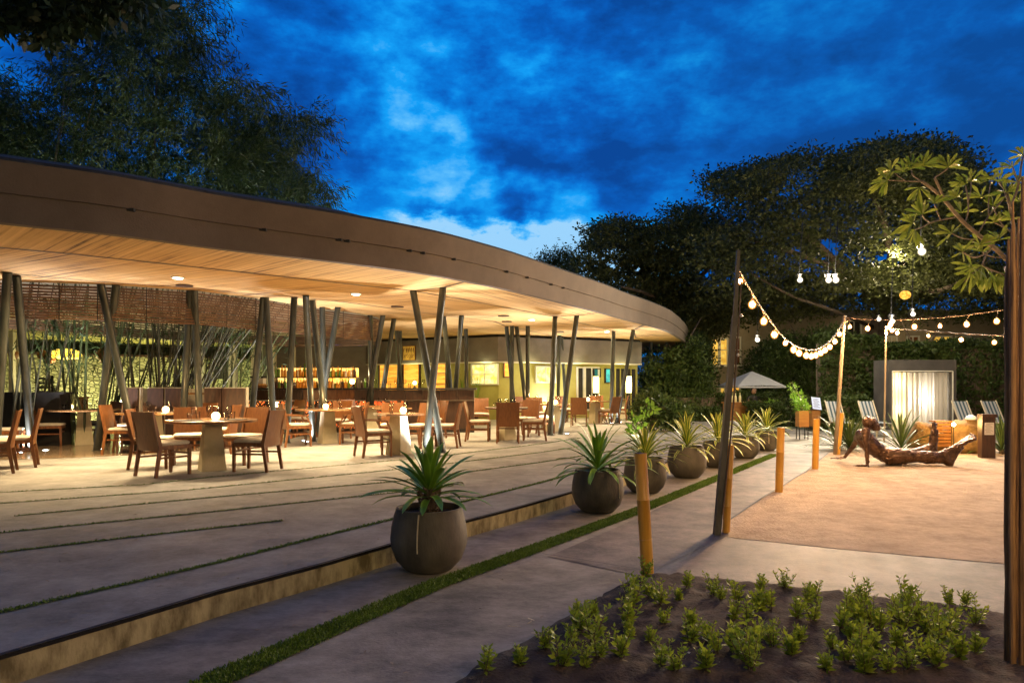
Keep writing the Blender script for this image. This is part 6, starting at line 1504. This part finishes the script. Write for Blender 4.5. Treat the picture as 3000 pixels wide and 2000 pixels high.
top=[(2100,560),(2095,520),(2150,495),(2240,480),(2330,465),(2370,452),(2440,455),(2520,440),(2570,420),(2700,410),(2780,440),(2850,490),(2850,600),(2700,560),(2500,560),(2300,590)]
holes=[(2420,720,26),(2330,735,16),(2435,750,14),(2445,725,20),(2600,750,14),(2580,760,16),(2640,770,12),(2070,800,18),(2520,860,10),(2610,712,14)]
cfar=37
bigtree('rain_tree','huge spreading tree with a flat-topped dark crown at the right, lamps in its branches',gd(2555,cfar,ground_z(cfar)),
 ([gd(2555,cfar,ground_z(cfar)),wp(2560,1000,cfar),wp(2590,900,cfar),wp(2620,820,cfar)],[.55,.45,.42,.36]),
 [([wp(2590,900,cfar),wp(2480,800,cfar-2),wp(2380,700,cfar-4),wp(2260,620,cfar-3)],.30,.06),([wp(2620,820,cfar),wp(2680,720,cfar-2),wp(2720,600,cfar),wp(2700,480,cfar)],.32,.06),([wp(2590,900,cfar),wp(2620,780,cfar-4),wp(2590,640,cfar-5),wp(2520,500,cfar-3)],.3,.06),([wp(2620,820,cfar),wp(2760,740,cfar-3),wp(2900,680,cfar-5),wp(3000,620,cfar-5)],.28,.06),([wp(2560,960,cfar),wp(2420,900,cfar-5),wp(2320,870,cfar-7),wp(2200,800,cfar-8)],.11,.03),([wp(2480,800,cfar-2),wp(2330,740,cfar-5),wp(2180,700,cfar-6),wp(2100,620,cfar-4)],.18,.04),([wp(2620,820,cfar),wp(2720,860,cfar-6),wp(2820,830,cfar-9),wp(2900,760,cfar-9)],.16,.04)],
 [(outl,3000,44,cfar-9,cfar+5),([(3050,560),(3350,640),(3500,800),(3400,900),(3050,900)],500,44,cfar-6,cfar+4),(top,900,40,cfar-6,cfar+3),([(2030,790),(3500,760),(3500,960),(2870,925),(2700,940),(2480,900),(2330,935),(2030,950)],2000,44,cfar-4,cfar+4)],M['leaf_tree'],1.15,.20,.10,.30,holes=holes)
outl2=[(1690,880),(1700,790),(1690,760),(1712,740),(1700,725),(1738,700),(1725,680),(1735,665),(1790,650),(1830,645),(1850,660),(1880,650),(1925,670),(1960,640),(1975,610),(2040,605),(2060,620),(2045,650),(2120,680),(2160,760),(2160,900),(2080,960),(2000,960),(1800,880)]
bigtree('rain_tree','dense dark tree rising behind the roof tip',gd(1960,40,ground_z(40)),([gd(1960,40,ground_z(40)),wp(1965,900,40),wp(1950,800,40)],[.45,.38,.3]),
 [([wp(1950,800,40),wp(1850,740,38),wp(1760,700,38)],.2,.05),([wp(1950,800,40),wp(2000,720,38),wp(2030,640,38)],.2,.05),([wp(1965,900,40),wp(2060,800,36),wp(2130,740,35)],.2,.05),([wp(1965,900,40),wp(1900,860,34),wp(1820,840,33)],.15,.04)],
 [(outl2,1700,44,34,43)],M['leaf_tree'],.95,.19,.10,.36,holes=[(1795,780,12),(2070,800,16),(1870,790,9),(2085,790,10)])
# feathery bamboo tips behind the roof
p=gd(1650,42,ground_z(42)); t=thing('bamboo_clump','feathery arching bamboo tips just above the roof left of the dark tree','bamboo',p); mb=MB(); LL=[]
for tip,mid in [((1562,765),(1640,760)),((1600,745),(1650,780)),((1632,735),(1670,790)),((1655,730),(1680,800)),((1590,770),(1660,790)),((1672,760),(1690,800))]:
    P=[Vector((p.x+1.5,p.y,p.z)),wp(1690,900,42),wp(*mid,42),wp(tip[0]+20,tip[1]-8,42),wp(*tip,42)]; mb.tube(smooth_poly(P,1),.02,5)
    for k in range(7):
        c=np.array(P[2].lerp(P[4],k/6)); n=60; Q_=c+RNG.normal(size=(n,3))*.25; LL.append(leaves(Q_,unit(RNG.normal(size=(n,3))+np.array([0,0,-.9])),.22+.1*RNG.random(n),.05+.02*RNG.random(n)))
mb.build('culms',M['bamboodark'],t,off=p); V,Q=merge(LL); npmesh('foliage',V,Q,M['leaf_tree'],t,off=p)
# understorey trees / shrubs that fill the middle distance
def filltree(px,d,poly,nc,per,d0,d1,lab,m,size=.7,l=.2,w=.1,flat=.8,trunkto=None):
    b=gd(px,d,ground_z(d)); bigtree('garden_tree',lab,b,([b,trunkto or wp(px+5,1040,d)],[.16,.10]),[([wp(px+5,1060,d),wp(px-30,1000,d),wp(px-60,940,d)],.07,.02),([wp(px+5,1050,d),wp(px+40,980,d),wp(px+70,930,d)],.07,.02)],[(poly,nc,per,d0,d1)],m,size,l,w,flat)
filltree(1985,30,[(1880,1170),(1880,1035),(1975,1030),(2010,1000),(2060,985),(2085,1100),(2070,1170)],420,44,28,33,'dark leafy tree right below the roof tip',M['leaf_hedge'],.45,.16,.07)
filltree(2370,33,[(2180,1150),(2190,1060),(2260,1000),(2350,980),(2440,960),(2500,1000),(2590,1020),(2600,1180),(2300,1180)],620,44,30,36,'mass of brownish green foliage lit by the sagging bulbs',M['leaf_hedge'],.5,.17,.08)
filltree(2700,31,[(2560,1060),(2600,1030),(2680,1040),(2760,1060),(2800,1030),(2880,1000),(2960,1010),(3060,960),(3060,1090),(2560,1090)],300,40,26,31,'leafy branches over the cabana and hedge tops',M['leaf_hedge'],.4,.16,.08)
filltree(2060,36,[(1990,1050),(2000,900),(2080,880),(2160,900),(2150,960),(2075,985),(2070,1060)],200,44,34,38,'foliage beside the left corner of the hotel',M['leaf_tree'],.6,.2,.1)

# ================================================================== HOTEL
d=43; gz=ground_z(d); hp=gd(2420,d,gz); ht=thing('hotel_building','two-storey beige hotel wing behind the trees with lit windows','building',hp)
xa,xb=Xp(2050,d),Xp(3700,d); ztop=CZ+(HOR-925)/F*d
MB().box(((xa+xb)/2,d+3,(ztop+gz)/2),(xb-xa,6,ztop-gz)).build('wall',M['hotel'],ht,off=hp)
MB().box(((xa+xb)/2,d+2.7,ztop+.16),(xb-xa+.8,7,.3)).build('roof_slab',M['greywall'],ht,off=hp)
def hwin(px0,px1,py0,py1,m,name='window',bars=1,rail=False,lab=None):
    x0_,x1_=Xp(px0,d),Xp(px1,d); z1_=CZ+(HOR-py0)/F*d; z0_=max(gz+.05,CZ+(HOR-py1)/F*d); fo=MB()
    for xx in (x0_,x1_): fo.box((xx,d-.05,(z0_+z1_)/2),(.09,.14,z1_-z0_))
    for zz in (z0_,z1_): fo.box(((x0_+x1_)/2,d-.053,zz),(x1_-x0_+.09,.14,.09))
    for i in range(bars): fo.box((x0_+(x1_-x0_)*(i+1)/(bars+1),d-.056,(z0_+z1_)/2),(.06,.1,z1_-z0_-.05))
    if rail: fo.box(((x0_+x1_)/2,d-.35,z0_+.95),(x1_-x0_,.04,.05)); fo.box(((x0_+x1_)/2,d-.3,z0_-.05),(x1_-x0_+.3,.7,.1))
    f_=fo.build(name,M['whitepaint'],ht,off=hp); MB().box(((x0_+x1_)/2,d-.02,(z0_+z1_)/2),(x1_-x0_,.03,z1_-z0_)).build('pane',m,f_,off=hp)
    if lab: f_['label']=lab
hwin(2083,2104,992,1070,M['e_hotelwin'],'window',0,True,'bright amber lit window')
hwin(2108,2130,992,1070,M['e_hotelwin'],'window',0,True)
hwin(2147,2168,988,1070,M['wood'],'window',0,True,'dark brown shuttered window')
hwin(2108,2122,1135,1180,M['e_hotelwin'],'doorway',0); hwin(2142,2166,1125,1160,M['e_orange'],'doorway',1,lab='orange lit ground floor opening'); hwin(2170,2186,1130,1175,M['e_hotelwin'],'doorway',0)
hwin(2595,2625,985,1050,M['plaster'],'window',1); hwin(2655,2690,985,1050,M['wood'],'window',1); hwin(2728,2756,985,1048,M['e_hotelwin'],'window',0,lab='amber lit upstairs window right of centre'); hwin(2760,2785,985,1048,M['e_hotelwin'],'window',0); hwin(2800,2840,985,1050,M['wood'],'window',1)
hwin(2480,2520,940,1000,M['blackwood'],'window',1)
lamp('POINT',gd(2115,41,4.6),60,(1,.75,.35),.15,name='balcony_light'); lamp('POINT',gd(2140,40,.9),60,(1,.75,.35),.15,name='door_light'); lamp('POINT',gd(2700,40,3.0),110,(1,.75,.4),.15,name='balcony_light')
lamp('POINT',gd(2560,30,2.2),260,(1,.72,.38),.15,name='trunk_light'); lamp('POINT',gd(2620,30,7.0),420,(1,.80,.52),.15,name='branch_light')

# ================================================================== SKY
w=bpy.data.worlds.new('World'); sc.world=w; w.use_nodes=True; nt=w.node_tree; bg=nt.nodes['Background']; out=nt.nodes['World Output']
tc=nt.nodes.new('ShaderNodeTexCoord'); nv=nt.nodes.new('ShaderNodeVectorMath'); nv.operation='NORMALIZE'; L(nt,tc.outputs['Generated'],nv.inputs[0])
def dirn(px,py): return Vector(((px-1500)/F,1,(HOR-py)/F)).normalized()
def mnode(op,a,b=None,c=None,clamp=False):
    n=nt.nodes.new('ShaderNodeMath'); n.operation=op; n.use_clamp=clamp
    for i,x in enumerate((a,b,c)):
        if x is None: continue
        if isinstance(x,(int,float)): n.inputs[i].default_value=x
        else: L(nt,x,n.inputs[i])
    return n.outputs[0]
def blob(px,py,r_in,r_out):
    v=nt.nodes.new('ShaderNodeVectorMath'); v.operation='DOT_PRODUCT'; v.inputs[1].default_value=dirn(px,py); L(nt,nv.outputs[0],v.inputs[0])
    m=nt.nodes.new('ShaderNodeMapRange'); m.interpolation_type='SMOOTHSTEP'; m.inputs['From Min'].default_value=math.cos(R(r_out)); m.inputs['From Max'].default_value=math.cos(R(r_in)); L(nt,v.outputs['Value'],m.inputs[0]); return m.outputs[0]
def noisen(scale,det,st=(1,1,1),dist=0,loc=(0,0,0),rough=.55):
    mp=nt.nodes.new('ShaderNodeMapping'); mp.inputs['Scale'].default_value=st; mp.inputs['Location'].default_value=loc; L(nt,nv.outputs[0],mp.inputs[0]); n=nt.nodes.new('ShaderNodeTexNoise'); n.inputs['Scale'].default_value=scale; n.inputs['Detail'].default_value=det; n.inputs['Distortion'].default_value=dist; n.inputs['Roughness'].default_value=rough; L(nt,mp.outputs[0],n.inputs['Vector']); return n.outputs['Fac']
def mixc(f,a,b):
    n=nt.nodes.new('ShaderNodeMix'); n.data_type='RGBA'
    if isinstance(f,(int,float)): n.inputs[0].default_value=f
    else: L(nt,f,n.inputs[0])
    for s,x in ((6,a),(7,b)):
        if isinstance(x,tuple): n.inputs[s].default_value=(*x,1)
        else: L(nt,x,n.inputs[s])
    return n.outputs[2]
# one cloud field: fractal noise pushed up where lit cloud breaks lie and down in the dark banks
fb1=noisen(4.2,14,(1,1,2.0),0,(.3,0,.2),.60); fb2=noisen(15,10,(1,1,2.0),0,(1.2,.4,0),.62)
v=mnode('ADD',mnode('MULTIPLY',fb1,.72),mnode('MULTIPLY',fb2,.28)); v=mnode('MULTIPLY_ADD',v,1.85,-.45)
wn_=nt.nodes.new('ShaderNodeTexNoise'); wn_.inputs['Scale'].default_value=9; wn_.inputs['Detail'].default_value=8; L(nt,nv.outputs[0],wn_.inputs['Vector'])
ws_=nt.nodes.new('ShaderNodeVectorMath'); ws_.operation='SUBTRACT'; ws_.inputs[1].default_value=(.5,.5,.5); L(nt,wn_.outputs['Color'],ws_.inputs[0])
wm_=nt.nodes.new('ShaderNodeVectorMath'); wm_.operation='SCALE'; wm_.inputs['Scale'].default_value=.20; L(nt,ws_.outputs[0],wm_.inputs[0])
nv0=nv; nv=nt.nodes.new('ShaderNodeVectorMath'); nv.operation='ADD'; L(nt,nv0.outputs[0],nv.inputs[0]); L(nt,wm_.outputs[0],nv.inputs[1]); nw_=nt.nodes.new('ShaderNodeVectorMath'); nw_.operation='NORMALIZE'; L(nt,nv.outputs[0],nw_.inputs[0]); nv=nw_
BL=[(1200,280,5.2,.17),(1040,204,4,.10),(1232,408,3.6,.16),(1240,500,4.6,.15),(1365,570,3.8,.34),(1480,592,3.2,.38),(1640,645,3.2,.40),(1120,600,7.0,.28),(1010,470,5,.10),(1580,125,2.6,.20),(2000,125,2.8,.10),(1865,15,2.0,.12),(804,170,13,.12),(700,60,9,.05),(1500,180,8,.05),(2200,380,12,.045),
 (1400,655,3.8,-.26),(1530,672,3.0,-.22),(1290,645,2.4,-.16),(1008,347,6.0,-.13),(1480,350,9,-.05),(1400,470,6,-.07),(2750,450,14,-.05),(2500,80,14,-.05),(1010,250,3.2,-.10)]
for px_,py_,r_,w_ in BL: v=mnode('MULTIPLY_ADD',blob(px_,py_,r_*.0,r_*1.35),w_*(.58 if w_>0 else .75),v)
nv=nv0; sepz=nt.nodes.new('ShaderNodeSeparateXYZ'); L(nt,nv.outputs[0],sepz.inputs[0])
lowm=nt.nodes.new('ShaderNodeMapRange'); lowm.interpolation_type='SMOOTHSTEP'; lowm.inputs['From Min'].default_value=.246; lowm.inputs['From Max'].default_value=.212
wob=mnode('MULTIPLY_ADD',fb2,.10,mnode('MULTIPLY_ADD',fb1,.10,mnode('SUBTRACT',sepz.outputs['Z'],.10))); L(nt,wob,lowm.inputs[0])
v=mnode('MULTIPLY_ADD',mnode('MULTIPLY',lowm.outputs[0],blob(1520,760,7,15)),.62,v)
cr_=nt.nodes.new('ShaderNodeValToRGB'); e=cr_.color_ramp.elements; e[0].position=.36; e[0].color=(.0,.055,.29,1); e[1].position=1.0; e[1].color=(.30,.60,.90,1); cr_.color_ramp.interpolation='EASE' if False else 'LINEAR'
for p_,c_ in ((.50,(.0,.10,.47,1)),(.62,(.0,.18,.66,1)),(.75,(.004,.32,.86,1)),(.88,(.10,.47,.90,1))):
    q_=e.new(p_); q_.color=c_
L(nt,v,cr_.inputs['Fac']); c4=cr_.outputs['Color']
# darker corners of the dome and a dim grey-violet dusk behind the viewer
dimr=mnode('MULTIPLY',blob(2800,60,6,26),.35); c5=mixc(dimr,c4,(.002,.075,.27))
bk=nt.nodes.new('ShaderNodeMapRange'); bk.interpolation_type='SMOOTHSTEP'; bk.inputs['From Min'].default_value=.25; bk.inputs['From Max'].default_value=-.35; L(nt,sepz.outputs['Y'],bk.inputs[0])
c6=mixc(bk.outputs[0],c5,SKYBACK)
# physical dusk sky blended in under the clouds
sky=nt.nodes.new('ShaderNodeTexSky'); sky.sky_type='NISHITA'; sky.sun_disc=False; sky.sun_elevation=R(-3); sky.sun_rotation=R(200)
add=nt.nodes.new('ShaderNodeMix'); add.data_type='RGBA'; add.blend_type='ADD'; add.inputs[0].default_value=.05; L(nt,c6,add.inputs[6]); L(nt,sky.outputs[0],add.inputs[7])
L(nt,add.outputs[2],bg.inputs['Color']); bg.inputs['Strength'].default_value=SKYS
w.cycles.sampling_method='MANUAL'; w.cycles.sample_map_resolution=512

if HAZE>0:
    hb=MB().box((0,60,15),(500,170,34)); ho=hb.build('haze',None); tag(ho,'thin evening haze that glows round the lamps','haze',None,'stuff')
    hm=bpy.data.materials.new('haze'); hm.use_nodes=True; hn=hm.node_tree; hn.nodes.remove(hn.nodes['Principled BSDF']); pv_=hn.nodes.new('ShaderNodeVolumePrincipled'); pv_.inputs['Density'].default_value=HAZE; pv_.inputs['Color'].default_value=(.9,.9,.9,1); pv_.inputs['Anisotropy'].default_value=.3
    hn.links.new(pv_.outputs[0],hn.nodes['Material Output'].inputs['Volume']); ho.data.materials.append(hm)
# ================================================================== CAMERA / RENDER
cam=bpy.data.cameras.new('camera'); co=bpy.data.objects.new('camera',cam); C.objects.link(co); co.location=(0,0,CZ); co.rotation_euler=(R(90),0,0)
cam.sensor_width=36; cam.lens=24; cam.shift_y=130/3000; cam.clip_start=.05; cam.clip_end=1500; sc.camera=co
sc.view_settings.view_transform='Standard'; sc.view_settings.look='None'; sc.view_settings.gamma=1; sc.view_settings.exposure=EXPO
cy=sc.cycles; cy.use_adaptive_sampling=True; cy.adaptive_threshold=.04; cy.adaptive_min_samples=16; cy.use_denoising=True; cy.denoiser='OPENIMAGEDENOISE'
cy.max_bounces=5; cy.diffuse_bounces=3; cy.glossy_bounces=2; cy.transmission_bounces=2; cy.transparent_max_bounces=10; cy.sample_clamp_indirect=4; cy.sample_clamp_direct=0; cy.caustics_reflective=False; cy.caustics_refractive=False; cy.blur_glossy=.5
cy.use_light_tree=True; cy.time_limit=1000
